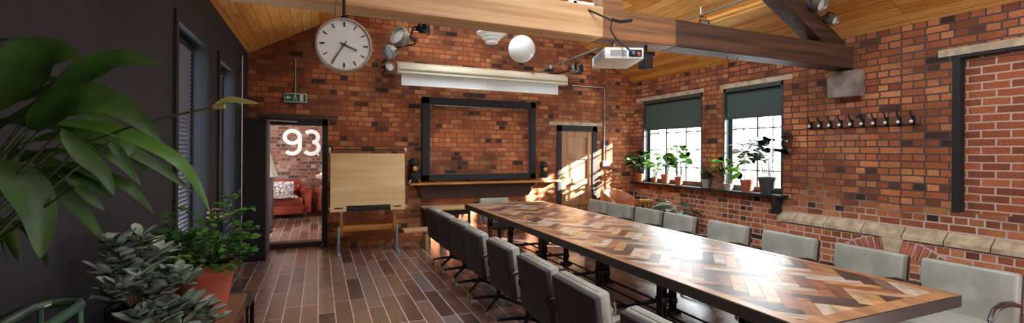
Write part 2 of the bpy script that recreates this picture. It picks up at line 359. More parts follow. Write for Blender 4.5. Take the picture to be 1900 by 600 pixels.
for i, (y0, y1) in enumerate(SKY):
    root = bpy.data.objects.new('window_%d' % (8 + i), None); C.objects.link(root); root['kind'] = 'structure'
    xm = (SX0 + SX1) / 2; zm = RZ - SL * (RX - xm) + 0.07; L2 = (SX1 - SX0) / 2 / math.cos(math.atan(SL))
    M = Matrix.Translation((xm, (y0 + y1) / 2, zm)) @ Matrix.Rotation(-math.atan(SL), 4, 'Y'); hy = (y1 - y0) / 2
    w = MB()
    for q in ((-L2, -L2 + .05, -hy, hy), (L2 - .05, L2, -hy, hy), (-L2, L2, -hy, -hy + .05), (-L2, L2, hy - .05, hy), (-L2, L2, -.025, .025)): w.box(q[0], q[1], q[2], q[3], -.05, .05, M=M)
    w.build('window_frame', M_FRAME, root)
    w = MB(); w.box(-L2 + .05, L2 - .05, -hy + .05, hy - .05, -0.003, 0.003, M=M); w.build('pane', M_GLASS, root)
    SKYP.append((M, L2 * 2, hy * 2))
# stone lintels
w = MB(); w.box(R_ - 0.012, R_ + 0.1, 6.05, 7.9, 2.665, 2.735); struct('trim_1', w, M_STONE)
w = MB(); w.box(R_ - 0.012, R_ + 0.1, 4.42, 5.70, 2.665, 2.735); struct('trim_2', w, M_STONE)
w = MB(); w.box(R_ - 0.012, R_ + 0.1, 0.85, 2.75, 2.65, 2.73); struct('trim_3', w, M_STONE)
w = MB(); w.box(-0.87, 0.29, B_ - 0.02, B_ + 0.1, 2.105, 2.165); struct('trim_4', w, M_OAKB)
w = MB(); w.box(4.23, 5.48, B_ - 0.014, B_ + 0.1, 2.13, 2.20); struct('trim_5', w, M_STONE)
w = MB(); w.box(R_ - 0.01, R_ + 0.09, 2.565, 2.632, 0.968, 2.652); w.box(R_ + 0.0, R_ + 0.09, 1.0, 2.6, 2.62, 2.651); struct('trim_6', w, M_BLACK)
# sloping plinth course
w = MB(); w.box(R_ - 0.07, R_, F_, 4.56, 0, 0.60); struct('trim_7', w, M_RIGHT, smooth=False)
w = MB(); yy = F_; k = 0
while yy < 4.58:
    ln = 0.36 + 0.1 * random.random(); y1 = min(4.60, yy + ln)
    w.prism([(R_, 0.735), (R_ - 0.10, 0.645), (R_ - 0.10, 0.60), (R_, 0.60)], y1 - yy - 0.012, M=Matrix.Translation((0, y1 - 0.012, 0)) @ Matrix.Rotation(PI / 2, 4, 'X'))
    yy = y1
struct('trim_8', w, M_STONE, smooth=False)
w = MB()
cy, cz, ra = 3.15, -0.25, 0.70
for a in range(-34, 35, 5):
    if abs(a) < 5: continue
    t = math.radians(a)
    M = Matrix.Translation((R_ - 0.085, cy + math.sin(t) * ra, cz + math.cos(t) * ra)) @ Matrix.Rotation(-t, 4, 'X')
    w.box(0, 0.02, -0.026, 0.026, 0, 0.15, 0.004, 1, M=M)
struct('trim_9', w, mat('arch_brick', (186, 108, 80), 0.85, col2=(140, 80, 60), scale=5, bump=0.3))
w = MB()
for a in range(-36, 36, 3):
    t = math.radians(a + 1.5); w.box(0, 0.01, -0.024, 0.024, -0.02, 0.165, M=Matrix.Translation((R_ - 0.079, cy + math.sin(t) * ra, cz + math.cos(t) * ra)) @ Matrix.Rotation(-t, 4, 'X'))
struct('trim_22', w, mat('lime_mortar', (196, 178, 168), 0.9, var=0.2, scale=20, bump=0.3))
w = MB(); M = Matrix.Translation((R_ - 0.09, 3.15, 0)) @ Matrix.Rotation(PI / 2, 4, 'Y') @ Matrix.Rotation(PI / 2, 4, 'Z')
w.b.free(); w = MB()
vs0 = [(3.03, 0.60), (3.25, 0.60), (3.215, 0.42), (3.075, 0.42)]
f = [w.b.verts.new((R_ - 0.095, y, z)) for y, z in vs0]; g = [w.b.verts.new((R_ - 0.06, y, z)) for y, z in vs0]
w.b.faces.new(f); w.b.faces.new(g)
for i in range(4): w.b.faces.new((f[i], f[(i + 1) % 4], g[(i + 1) % 4], g[i]))
struct('trim_10', w, M_STONE)
# corbel under the truss
w = MB(); w.box(R_ - 0.14, R_, 3.485, 3.86, 2.31, 2.64, 0.015); struct('trim_11', w, mat('grey_corbel', (150, 138, 128), 0.85, col2=(110, 96, 90), scale=7, bump=0.4))
# truss
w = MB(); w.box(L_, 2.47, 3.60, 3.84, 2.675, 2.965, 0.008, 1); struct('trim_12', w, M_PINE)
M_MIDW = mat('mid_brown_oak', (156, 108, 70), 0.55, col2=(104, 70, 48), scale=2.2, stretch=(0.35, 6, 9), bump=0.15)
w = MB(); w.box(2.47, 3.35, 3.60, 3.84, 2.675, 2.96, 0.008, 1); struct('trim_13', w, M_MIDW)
w = MB(); w.box(3.35, R_ - 0.02, 3.60, 3.84, 2.675, 2.955, 0.008, 1); struct('trim_23', w, M_OAKB)  # darker colour paints the shade on the beam's far right stretch
w = MB(); w.box(2.48, 2.71, 3.62, 3.82, 2.95, RZ - 0.08, 0.008, 1); struct('trim_14', w, M_MIDW)
w = MB(); w.bar((R_ - 0.22, 3.72, 2.90), (RX + 0.1, 3.72, 4.72), 0.2, 0.24, 0.008); struct('trim_15', w, M_OAKB)
w = MB(); w.bar((L_ + 0.35, 3.72, 2.98), (RX - 0.1, 3.72, 4.72), 0.2, 0.24, 0.008); struct('trim_16', w, M_OAKB)
for i, x in enumerate((5.42, 4.0, 1.3, -0.1)):
    w = MB(); z = RZ - SL * abs(x - RX)
    w.box(-0.08, 0.08, F_, B_, -0.13, 0.0, 0.005, 1, M=Matrix.Translation((x, 0, z)) @ Matrix.Rotation(math.atan(SL) * (1 if x > RX else -1), 4, 'Y'))
    if i != 3: struct('trim_%d' % (17 + i), w, M_OAKB if x < 2 else M_CEIL)
    else: w.b.free()

# ---------------------------------------------------------------- windows
def window(n, q, xg, cols, rows, m=M_FRAME, thickc=()):
    root = bpy.data.objects.new('window_%d' % n, None); C.objects.link(root); root['kind'] = 'structure'
    y0, y1, z0, z1 = q
    w = MB(); t = 0.085
    w.box(xg - 0.05, xg + 0.05, y0, y0 + t, z0, z1); w.box(xg - 0.05, xg + 0.05, y1 - t, y1, z0, z1)
    w.box(xg - 0.05, xg + 0.05, y0, y1, z1 - t, z1); w.box(xg - 0.05, xg + 0.05, y0, y1, z0, z0 + t)
    w.build('window_frame', m, root)
    w = MB()
    for i in range(1, cols):
        y = y0 + (y1 - y0) * i / cols; h = 0.016 if i in thickc else 0.007
        w.box(xg - 0.02, xg + 0.02, y - h, y + h, z0 + t, z1 - t)
    for j in range(1, rows):
        z = z0 + (z1 - z0) * j / rows
        w.box(xg - 0.018, xg + 0.018, y0 + t, y1 - t, z - 0.009, z + 0.009)
    w.build('glazing_bars', m, root)
    w = MB(); w.box(xg - 0.003, xg + 0.003, y0 + t, y1 - t, z0 + t, z1 - t); w.build('pane', M_GLASS, root)
    return root
wn = window(1, W1, R_ + 0.16, 6, 5, thickc=(2, 4))
w = MB(); w.box(R_ - 0.006, R_ + 0.32, W1[1] - 0.03, W1[1] + 0.0, 0.97, 2.665); w.box(R_ - 0.006, R_ + 0.1, W1[0], W1[0] + 0.03, 0.97, 2.665); w.box(R_ - 0.006, R_ + 0.1, W1[0], W1[1], 2.6, 2.665)
w.build('casing', M_FRAME, wn)
wn = window(2, W2, R_ + 0.16, 4, 5, thickc=(2,))
w = MB(); w.box(R_ - 0.006, R_ + 0.32, W2[1] - 0.03, W2[1], 0.97, 2.665); w.box(R_ - 0.006, R_ + 0.1, W2[0], W2[0] + 0.03, 0.97, 2.665); w.box(R_ - 0.006, R_ + 0.1, W2[0], W2[1], 2.6, 2.665)
w.build('casing', M_FRAME, wn)
window(3, W3, R_ + 0.16, 6, 5, thickc=(2, 4))
w = MB(); w.box(R_ - 0.14, R_ + 0.11, 4.48, 7.95, 0.935, 0.972, 0.006); w.box(R_ - 0.14, R_ + 0.0, 4.58, 4.65, 0.70, 0.935, 0.006)
struct('trim_21', w, M_BLACK)
for q, z, lb in ((W1, 2.07, 'dark green roller blind, lowest one, in the window by the end wall'), (W2, 2.17, 'dark roller blind half down in the window nearest the coat hooks')):
    t_ = thing('roller_blind', lb, 'blind', (R_ + 0.06, (q[0] + q[1]) / 2, 2.58), group='roller blinds in the brick wall windows')
    hw = (q[1] - q[0]) / 2 - 0.035
    w = MB(); w.box(-0.002, 0.002, -hw, hw, z - 2.58, 0); w.build('cloth', M_BLIND, t_)
    w = MB(); w.cyl((0, -hw, 0), (0, hw, 0), 0.02, 12); w.build('roller', M_FRAME, t_)
    w = MB(); w.box(-0.006, 0.006, -hw, hw, z - 2.6, z - 2.575); w.build('bottom_bar', M_FRAME, t_)
for n, q in ((4, WA), (5, WB), (6, WC)):
    root = bpy.data.objects.new('window_%d' % n, None); C.objects.link(root); root['kind'] = 'structure'
    y0, y1, z0, z1 = q; xg = L_ - 0.2
    w = MB(); t = 0.07
    w.box(xg, xg + 0.07, y0, y0 + t, z0, z1); w.box(xg, xg + 0.07, y1 - t, y1, z0, z1); w.box(xg, xg + 0.07, y0, y1, z1 - t, z1); w.box(xg, xg + 0.07, y0, y1, z0, z0 + t)
    w.box(xg, xg + 0.05, (y0 + y1) / 2 - 0.02, (y0 + y1) / 2 + 0.02, z0, z1)
    w.build('window_frame', M_BLACK, root)
    w = MB(); w.box(xg - 0.006, xg, y0 + t, y1 - t, z0 + t, z1 - t); w.build('pane', M_GLASS, root)
    w = MB(); w.box(L_ - 0.001, L_ + 0.02, y0 - 0.07, y0, z0, z1 + 0.06); w.box(L_ - 0.001, L_ + 0.02, y1, y1 + 0.03, z0, z1 + 0.0)
    w.build('casing', M_BLACK, root)
for q, lb in ((WA, 'grey slatted blind in the nearer window of the dark wall'), (WB, 'grey slatted blind in the farther window of the dark wall')):
    t_ = thing('slatted_blind', lb, 'blind', (L_ - 0.115, (q[0] + q[1]) / 2, q[3] - 0.08), group='slatted blinds of the dark wall')
    hw = (q[1] - q[0]) / 2 - 0.08; w = MB(); n = 46
    for i in range(n):
        z = -0.03 - i * (q[3] - q[2] - 0.25) / n
        w.box(-0.001, 0.001, -hw, hw, -0.024, 0.024, M=Matrix.Translation((0, 0, z)) @ Matrix.Rotation(0.45, 4, 'Y'))
    w.build('slat_curtain', mat('blind_slat', (96, 98, 106), 0.45, var=0.15), t_)
    w = MB(); w.box(-0.025, 0.025, -hw, hw, -0.01, 0.035); w.build('head_rail', M_BLACK, t_)
w = MB(); w.cyl((L_ + 0.03, 7.2, 0), (L_ + 0.03, 7.2, 2.9), 0.012); w.box(L_, L_ + 0.03, 7.17, 7.23, 1.0, 1.05); w.box(L_, L_ + 0.03, 7.17, 7.23, 2.2, 2.25)
tag(w.build('wall_pipe', M_SILVER), 'thin grey metal pipe running down the dark wall before the corner', 'pipe')
root = bpy.data.objects.new('window_7', None); C.objects.link(root); root['kind'] = 'structure'
w = MB(); x0, x1, z0, z1 = WF; yg = F_ - 0.16
for x in (x0 + .03, x0 + .7, x0 + 1.33, x1 - .03): w.box(x - .03, x + .03, yg - .04, yg + .04, z0, z1)
for z in (z0 + .03, z0 + .8, z1 - .03): w.box(x0, x1, yg - .04, yg + .04, z - .03, z + .03)
w.build('window_frame', M_FRAME, root); w = MB(); w.box(x0, x1, yg - .003, yg + .003, z0, z1); w.build('pane', M_GLASS, root)

# ---------------------------------------------------------------- doors
root = bpy.data.objects.new('door_1', None); C.objects.link(root); root['kind'] = 'structure'
w = MB()
w.box(-0.835, -0.755, B_ - 0.02, B_ + 0.14, 0, 2.105); w.box(0.05, 0.135, B_ - 0.02, B_ + 0.14, 0, 2.105); w.box(-0.835, 0.135, B_ - 0.02, B_ + 0.14, 2.0, 2.105)
w.build('door_frame', M_BLACK, root)
w = MB(); w.box(-0.755, 0.05, B_ + 0.16, B_ + T + 0.02, 0.0, 0.085, 0.008); w.build('threshold', M_DARKW, root)
w = MB(); w.bar((-0.74, B_ - 0.06, 2.06), (-0.32, B_ - 0.03, 2.05), 0.03, 0.02); w.build('door_closer', M_SILVER, root)
t = thing('tall_cupboard', 'tall narrow near-black cupboard between the dark wall and the open doorway', 'cupboard', (-0.855, 7.65, 0))
w = MB(); w.box(-0.15, 0.155, -0.27, 0.33, 0.0, 2.05, 0.004, 1); w.build('body', M_BLACK, t)
w = MB(); w.box(-0.13, 0.135, -0.285, -0.272, 0.06, 2.0, 0.004, 1); w.build('door', M_BLACK, t)
w = MB(); w.box(0.140, 0.158, -0.288, -0.270, 0.0, 2.05); w.build('edge_trim', M_DARKW, t)
root = bpy.data.objects.new('door_2', None); C.objects.link(root); root['kind'] = 'structure'
w = MB(); w.box(4.40, 4.505, B_ - 0.02, B_ + 0.10, 0, 2.13); w.box(5.24, 5.345, B_ - 0.02, B_ + 0.10, 0, 2.13); w.box(4.40, 5.345, B_ - 0.02, B_ + 0.10, 2.015, 2.13)
w.build('door_frame', M_BLACK, root)
w = MB()
w.box(4.505, 5.24, B_ + 0.03, B_ + 0.08, 0.01, 2.015)
for a, c in ((4.505, 4.62), (5.125, 5.24)): w.box(a, c, B_ + 0.005, B_ + 0.05, 0.01, 2.015, 0.004, 1)
for a, c in ((0.01, 0.22), (0.50, 0.60), (0.92, 1.05), (1.44, 1.55), (1.90, 2.015)): w.box(4.62, 5.125, B_ + 0.005, B_ + 0.05, a, c, 0.004, 1)
w.build('door_panel', M_DOORW, root)
w = MB(); w.lathe([(0.0, 0), (0.018, 0), (0.012, 0.03), (0.03, 0.045), (0.03, 0.06), (0.0, 0.07)], 16, Matrix.Translation((4.56, B_ + 0.006, 1.08)) @ Matrix.Rotation(PI / 2, 4, 'X'))
w.box(4.545, 4.575, B_ - 0.002, B_ + 0.006, 0.98, 1.16); w.build('door_handle', M_BRASS, root)

# ---------------------------------------------------------------- the hall beyond door 93
w = MB(); w.box(-3.2, 2.6, B_ + T, 12.4, -0.02, 0.085); struct('hall_floor', w, M_FLOOR, smooth=False)
w = MB(); w.box(-3.2, 2.6, 12.2, 12.4, 0.08, 3.1); struct('wall_hall_back', w, M_HALL, smooth=False)
w = MB(); w.box(-3.3, -3.2, B_ + T, 12.4, 0, 3.1); struct('wall_hall_left', w, M_PAINT)
w = MB(); w.box(2.6, 2.7, B_ + T, 9.9, 0, 3.1); w.box(2.6, 2.7, 11.3, 12.4, 0, 3.1); w.box(2.6, 2.7, 9.9, 11.3, 0, 0.9); w.box(2.6, 2.7, 9.9, 11.3, 2.2, 3.1); struct('wall_hall_right', w, M_HALL)  # right wall has an unseen opening added to light the hall
w = MB(); w.box(-3.3, 2.7, B_ + T, 12.4, 3.1, 3.2); struct('hall_ceiling', w, M_CEIL)
# white 93 painted on the hall wall
nt_ = thing('wall_number', 'white number 93 on the brick wall beyond the open doorway', 'number', (-0.475, 12.19, 0))
def stroke(mb, pts, r, y=0):
    mb.tube([(x, y, z) for x, z in pts], r, 8)
    return mb
def arc(cx, cz, r, a0, a1, n=20, sx=1.0): return [(cx + sx * r * math.cos(math.radians(a0 + (a1 - a0) * i / n)), cz + r * math.sin(math.radians(a0 + (a1 - a0) * i / n))) for i in range(n + 1)]
M_NUM = mat('number_white_paint', (222, 216, 210), 0.7, var=0.15, scale=20)
def digit(pl, px, name):
    w = MB()
    for pts in pl: w.tube([(px + x, 0, z) for x, z in pts], 0.048, 8)
    bmesh.ops.scale(w.b, vec=(1, 0.25, 1), verts=w.b.verts[:]); w.build(name, M_NUM, nt_)
zc = 1.80
digit([arc(0, zc + 0.12, 0.15, 0, 360, 28, 1.1), [(0.165, zc + 0.12), (0.165, zc + 0.0)] + arc(0.0, zc - 0.12, 0.165, 10, -140, 14, 1.0)], -0.12, 'digit')
digit([arc(0, zc + 0.125, 0.14, 140, -80, 18, 1.1), arc(0, zc - 0.135, 0.155, 80, -145, 20, 1.1)], 0.30, 'digit')
w = MB()
w.b.free()
for z in (zc + .05, zc - .31):
    w = MB(); w.box(0.44, 0.48, -0.008, 0.008, z - 0.022, z + 0.022, 0.004); w.build('stud', M_NUM, nt_)

def sofa(label, loc, rz, wd, name='leather_sofa', cat='sofa'):
    t = thing(name, label, cat, loc, rz)
    w = MB(); w.box(-wd / 2 + 0.1, wd / 2 - 0.1, -0.42, 0.25, 0.28, 0.46, 0.05, 3); w.build('seat', M_RED, t)
    w = MB(); w.box(-wd / 2, wd / 2, -0.40, 0.40, 0.10, 0.30, 0.02); w.build('base', M_RED, t)
    w = MB()
    w.box(-wd / 2 + 0.08, wd / 2 - 0.08, 0.2, 0.38, 0.3, 0.74, 0.05, 3)
    w.cyl((-wd / 2 + 0.05, 0.33, 0.74), (wd / 2 - 0.05, 0.33, 0.74), 0.09, 14)
    n = int((wd - 0.3) / 0.12)
    for j in range(3):
        for i in range(n):
            x = -wd / 2 + 0.2 + i * 0.12 + (0.06 if j % 2 else 0)
            w.lathe([(0, 0.03), (0.035, 0.022), (0.058, 0.0)], 8, Matrix.Translation((x, 0.2, 0.48 + j * 0.1)) @ Matrix.Rotation(PI / 2, 4, 'X'))
    w.build('backrest', M_RED, t)
    for s in (-1, 1):
        w = MB(); w.box(s * wd / 2 - 0.07, s * wd / 2 + 0.07, -0.42, 0.38, 0.12, 0.56, 0.03); w.cyl((s * wd / 2, -0.44, 0.58), (s * wd / 2, 0.36, 0.58), 0.10, 14); w.build('armrest', M_RED, t)
        for yy in (-0.36, 0.34):
            w = MB(); w.lathe([(0.02, 0), (0.035, 0.10)], 10, Matrix.Translation((s * (wd / 2 - 0.05), yy, 0))); w.build('leg', M_DARKW, t)
    return t
s1 = sofa('oxblood buttoned leather sofa with a patterned blanket, seen through the open doorway', (-0.86, 11.42, 0.085), math.radians(10), 1.15)
w = MB(); w.box(-0.32, 0.16, -0.02, 0.02, -0.27, 0.04, 0.012, 2, M=Matrix.Rotation(0.1, 4, 'X')); w.box(-0.34, 0.2, -0.44, 0.0, -0.3, -0.26, 0.012, 2)
o = w.build('blanket', M_BLANKET, None, (-0.68, 11.28, 0.86), (0, 0, math.radians(10))); tag(o, 'white and plum patterned blanket thrown over the sofa beyond the doorway', 'blanket')
sofa('red leather armchair beside the sofa beyond the doorway, half hidden by the door frame', (0.52, 11.62, 0.085), math.radians(-20), 0.80, 'leather_armchair', 'armchair')
t = thing('floor_lamp', 'lamp with a pale cone shade in the hall beyond the doorway', 'lamp', (-0.90, 9.45, 0.085))
w = MB(); w.lathe([(0.0, 0), (0.13, 0), (0.13, 0.02), (0.012, 0.04), (0.012, 1.1)], 20); w.build('stand', M_IRON, t)
w = MB(); w.lathe([(0.20, 1.02), (0.07, 1.48), (0.066, 1.48), (0.196, 1.02)], 24, cap=False); w.build('lamp_shade', M_SHADE, t)
t = thing('side_cabinet', 'dark narrow cabinet with a small orange panel under the cone lamp', 'cabinet', (-1.14, 9.9, 0.085))
w = MB(); w.box(-0.2, 0.32, -0.15, 0.2, 0.06, 0.98, 0.01); w.build('body', M_DARKW, t)
w = MB(); w.box(-0.15, 0.12, -0.165, -0.148, 0.12, 0.9, 0.005); w.build('door', M_DARKW, t)
for xx in (-0.17, 0.29):
    w = MB(); w.box(xx - .02, xx + .02, -.13, .18, 0, .06); w.build('leg', M_IRON, t)
w = MB(); w.box(0.18, 0.24, -0.16, -0.14, 0.80, 0.86, 0.004); w.build('handle', M_BRASS, t)  # small brass square on the cabinet front

# ================================================================= END WALL FITTINGS
t = thing('picture_frame', 'huge empty black picture frame hung on the brick end wall', 'frame', (2.785, B_, 1.81))
def ring(x0, x1, z0, z1, tw, y0, y1):
    w = MB()
    w.box(x0, x1, y0, y1, z1 - tw, z1, 0.008, 1); w.box(x0, x1, y0, y1, z0, z0 + tw * 0.9, 0.008, 1); w.box(x0, x0 + tw * 1.1, y0, y1, z0, z1, 0.008, 1); w.box(x1 - tw, x1, y0, y1, z0, z1, 0.008, 1); return w
ring(-1.115, 1.115, -0.745, 0.745, 0.12, -0.07, 0).build('outer_frame', M_BLACK, t)
ring(-0.978, 0.992, -0.638, 0.628, 0.014, -0.055, 0).build('inner_moulding', mat('dull_pewter', (96, 92, 94), 0.5, metal=0.4), t)
w = MB(); w.cyl((-0.9, -0.05, 0.605), (0.9, -0.05, 0.585), 0.008); w.build('picture_rod', M_SILVER, t)
t = thing('wall_shelf', 'long thin wooden shelf and a painted shade panel under the black frame', 'shelf', (2.9, B_, 1.03))
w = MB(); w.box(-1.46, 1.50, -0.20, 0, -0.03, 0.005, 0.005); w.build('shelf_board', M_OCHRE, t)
w = MB(); w.prism([(-1.33, -0.03), (1.0, -0.03), (0.85, -0.28), (-1.22, -0.28)], 0.06, Matrix.Rotation(PI / 2, 4, 'X')); w.build('shelf_shade_panel', mat('shelf_shade_brown', (66, 42, 34), 0.8, var=.3), t)  # dark panel stands in for the shade below the shelf
def lantern(x, label, s=1.2):
    t = thing('lantern', label, 'lantern', (x, B_ - 0.10, 1.036), group='black lanterns on the shelf')
    w = MB(); w.lathe([(0.0, 0.05), (0.075, 0.05), (0.085, 0.08), (0.08, 0.13), (0.055, 0.15), (0.055, 0.25), (0.075, 0.27), (0.06, 0.3), (0.05, 0.36), (0.0, 0.37)], 18, Matrix.Scale(s, 4)); w.build('body', M_BLACK, t)
    w = MB(); w.lathe([(0, 0), (0.036, 0), (0.04, 0.02), (0.0, 0.03)], 16, Matrix.Translation((0, -0.05 * s, 0.215 * s)) @ Matrix.Rotation(PI / 2, 4, 'X')); w.build('lens', M_AMBER, t)
    for a in (-1, 1):
        for c in (-1, 1):
            w = MB(); w.cyl((a * 0.085 * s, c * 0.06 * s, 0), (a * 0.05 * s, c * 0.035 * s, 0.07 * s), 0.009, 8); w.build('leg', M_SILVER, t)
    w = MB(); w.tube([(-0.075 * s, 0, 0.14 * s), (-0.10 * s, 0, 0.24 * s), (-0.05 * s, 0, 0.36 * s)], 0.007, 6); w.tube([(0.075 * s, 0, 0.14 * s), (0.10 * s, 0, 0.24 * s), (0.05 * s, 0, 0.36 * s)], 0.007, 6); w.build('handle', M_IRON, t)
    return t
lantern(1.53, 'black lantern with amber lens on the shelf end beside the drafting board')
lantern(4.06, 'small black lantern on the shelf end nearest the wooden door', 1.0)
# exit sign
t = thing('exit_sign', 'small green running man exit sign above the open doorway', 'sign', (-0.348, B_, 2.43))
w = MB(); w.box(-0.165, 0.165, -0.05, 0, -0.075, 0.075, 0.004); w.build('sign_box', mat('sign_case', (168, 186, 178), 0.4, var=0.05), t)
w = MB(); w.box(-0.15, 0.15, -0.055, -0.048, -0.055, 0.055); w.build('sign_face', M_SIGN, t)
w = MB(); RX90 = Matrix.Translation((0, -0.0551, 0)) @ Matrix.Rotation(PI / 2, 4, 'X')
w.prism([(-0.14, 0.0), (-0.10, 0.04), (-0.10, 0.012), (-0.06, 0.012), (-0.06, -0.012), (-0.10, -0.012), (-0.10, -0.04)], 0.002, RX90)
w.build('arrow', M_WHITE, t)
w = MB()
w.lathe([(0, 0), (0.011, 0), (0.011, 0.003), (0, 0.003)], 12, Matrix.Translation((0.0, -0.056, 0.036)) @ Matrix.Rotation(PI / 2, 4, 'X'))
for a, c in (((0.0, 0.022), (0.008, -0.005)), ((0.008, -0.005), (-0.012, -0.02)), ((-0.012, -0.02), (-0.018, -0.045)), ((0.008, -0.005), (0.02, -0.025)), ((0.02, -0.025), (0.038, -0.028)), ((0.0, 0.02), (-0.022, 0.012)), ((-0.022, 0.012), (-0.03, -0.004)), ((0.0, 0.02), (0.024, 0.006))):
    w.bar((a[0], -0.0565, a[1]), (c[0], -0.0565, c[1]), 0.002, 0.009)
w.build('running_figure', M_WHITE, t)
w = MB(); w.box(0.065, 0.115, -0.058, -0.055, -0.05, 0.05); w.build('door_pictogram', M_WHITE, t)
w = MB(); w.cyl((-0.35, B_ - 0.015, 2.505), (-0.35, B_ - 0.015, 3.05), 0.009); tag(w.build('sign_conduit', M_SILVER), 'thin steel conduit rising from the exit sign', 'conduit')
# conduit and switch by the wooden door
w = MB(); w.tube([(4.73, B_ - 0.02, 2.95), (5.48, B_ - 0.02, 2.95), (5.515, B_ - 0.02, 2.93), (5.52, B_ - 0.02, 2.89), (5.52, B_ - 0.02, 1.42)], 0.013, 8)
for z in (1.7, 2.1, 2.5): w.box(5.50, 5.54, B_ - 0.036, B_, z, z + 0.03)
tag(w.build('switch_conduit', M_SILVER), 'steel conduit bending down the brick wall to the white switch', 'conduit')
t = thing('light_switch', 'white double light switch beside the wooden door', 'switch', (5.57, B_, 1.35))
w = MB(); w.box(-0.085, 0.085, -0.045, 0, -0.06, 0.06, 0.006); w.build('switch_box', M_WHITE, t)
for s in (-1, 1):
    w = MB(); w.box(s * 0.035 - 0.015, s * 0.035 + 0.015, -0.055, -0.043, -0.02, 0.02, 0.003); w.build('rocker', M_WHITE, t)

# projection screen
t = thing('projection_screen', 'long pull-down projection screen in a cream case, barely lowered', 'screen', (2.73, 7.5, 2.95))
w = MB()
w.prism([(-0.08, -0.10), (-0.08, 0.02), (-0.05, 0.06), (0.02, 0.06), (0.02, 0.10), (0.06, 0.10), (0.08, 0.04), (0.08, -0.10)], 3.14, Matrix.Translation((-1.57, 0, 0)) @ Matrix.Rotation(PI / 2, 4, 'Z') @ Matrix.Rotation(PI / 2, 4, 'X'))
w.cyl((-1.55, -0.09, -0.02), (1.55, -0.09, -0.02), 0.028, 12); w.cyl((-1.55, -0.085, -0.085), (1.55, -0.085, -0.085), 0.02, 12)
w.build('case', M_CREAM, t)
w = MB(); w.box(-1.50, 1.40, -0.012, -0.008, -0.275, -0.08); w.build('screen_fabric', M_FABRIC, t)
w = MB(); w.cyl((-1.50, -0.01, -0.275), (1.40, -0.01, -0.275), 0.012, 10); w.build('bottom_bar', M_WHITE, t)
w = MB(); w.cyl((0.0, -0.013, -0.275), (0.0, -0.013, -0.09), 0.004, 6); w.build('seam', M_WHITE, t)
for x in (-1.12, -0.8, 0.9):
    w = MB(); w.bar((x, 0.0, 0.06), (x, 0.50, 0.10), 0.03, 0.03); w.box(x - 0.03, x + 0.03, 0.49, 0.515, 0.02, 0.18); w.build('wall_bracket', M_IRON, t)

M_DULL = mat('dull_grey_enamel', (150, 150, 140), 0.6, col2=(100, 98, 90), scale=14, bump=0.2)
# old stage lights
def stage_light(p, dirv, r, label, m=M_SILVER, barn=False):
    t = thing('stage_spotlight', label, 'spotlight', p, 0, 'old stage lights around the screen')
    q = V(dirv).normalized().to_track_quat('Z', 'Y').to_matrix().to_4x4()
    w = MB(); w.lathe([(0.0, -1.0 * r), (0.35 * r, -0.98 * r), (0.42 * r, -0.7 * r), (0.8 * r, -0.45 * r), (0.98 * r, 0.0), (r, 0.45 * r), (1.08 * r, 0.5 * r), (1.08 * r, 0.6 * r), (0.95 * r, 0.6 * r), (0.85 * r, 0.1 * r), (0.4 * r, -0.4 * r)], 24, q, cap=False); w.build('lamp_housing', m, t)
    w = MB(); w.lathe([(0.0, 0.35 * r), (0.5 * r, 0.32 * r), (0.93 * r, 0.25 * r)], 20, q, cap=False); w.build('lens', M_CLOCK, t)
    w = MB(); w.tube([q @ V((1.12 * r, 0, 0)), q @ V((1.12 * r, 0, -0.9 * r)), q @ V((0.5 * r, 0, -1.5 * r)), q @ V((-0.5 * r, 0, -1.5 * r)), q @ V((-1.12 * r, 0, -0.9 * r)), q @ V((-1.12 * r, 0, 0))], 0.012, 8)
    w.cyl(q @ V((0, 0, -1.5 * r)), V((0, 7.98 - p[1], 0.02)) if p[1] > 6 else q @ V((0, 0, -2.1 * r)), 0.014, 8); w.build('yoke', M_IRON, t)
    if barn:
        for k in range(4):
            a = k * PI / 2; w = MB(); w.prism([(-0.6 * r, 0), (0.6 * r, 0), (0.95 * r, 0.9 * r), (-0.95 * r, 0.9 * r)], 0.004, q @ Matrix.Rotation(a, 4, 'Z') @ Matrix.Translation((0, r, 0.6 * r)) @ Matrix.Rotation(math.radians(55), 4, 'X')); w.build('barn_door', M_IRON, t)
    return t
stage_light(at(745, 70, 7.0), (-0.9, -0.6, 0.35), 0.145, 'largest grey bowl stage light above the left end of the screen', M_DULL)
stage_light(at(725, 96, 6.75), (-0.9, -0.5, -0.5), 0.105, 'smaller grey stage light just under the bowl light by the screen end', M_DULL)
stage_light(at(781, 52, 7.05), (0.8, -0.4, 0.1), 0.085, 'dark stage light with barn doors highest up above the screen', M_IRON, True)
stage_light(at(722, 124, 6.95), (0.2, -1, 0.1), 0.07, 'small dull metal stage light at the left tip of the screen case', M_DULL)
stage_light(at(1066, 128, 8.3), (0.5, -0.9, 0.2), 0.085, 'small grey stage light at the right tip of the screen case', M_DULL, True)
w = MB(); a = at(1022, 124, 7.6); c = at(1112, 90, 6.2); w.cyl(a, c, 0.013, 10); w.cyl(a + (c - a) * 0.55, c, 0.019, 10); w.lathe([(0, -0.03), (0.03, -0.03), (0.03, 0.03), (0, 0.03)], 12, Matrix.Translation(a))
w.bar(a + (c - a) * 0.3, (a + (c - a) * 0.3) - V((0.0, 0, 0.12)), 0.02)
w.cyl(a, (a.x, 8.0, a.z), 0.01, 8)
tag(w.build('telescopic_pole', M_SILVER), 'slanting aluminium pole between the end wall and the projector', 'pole')

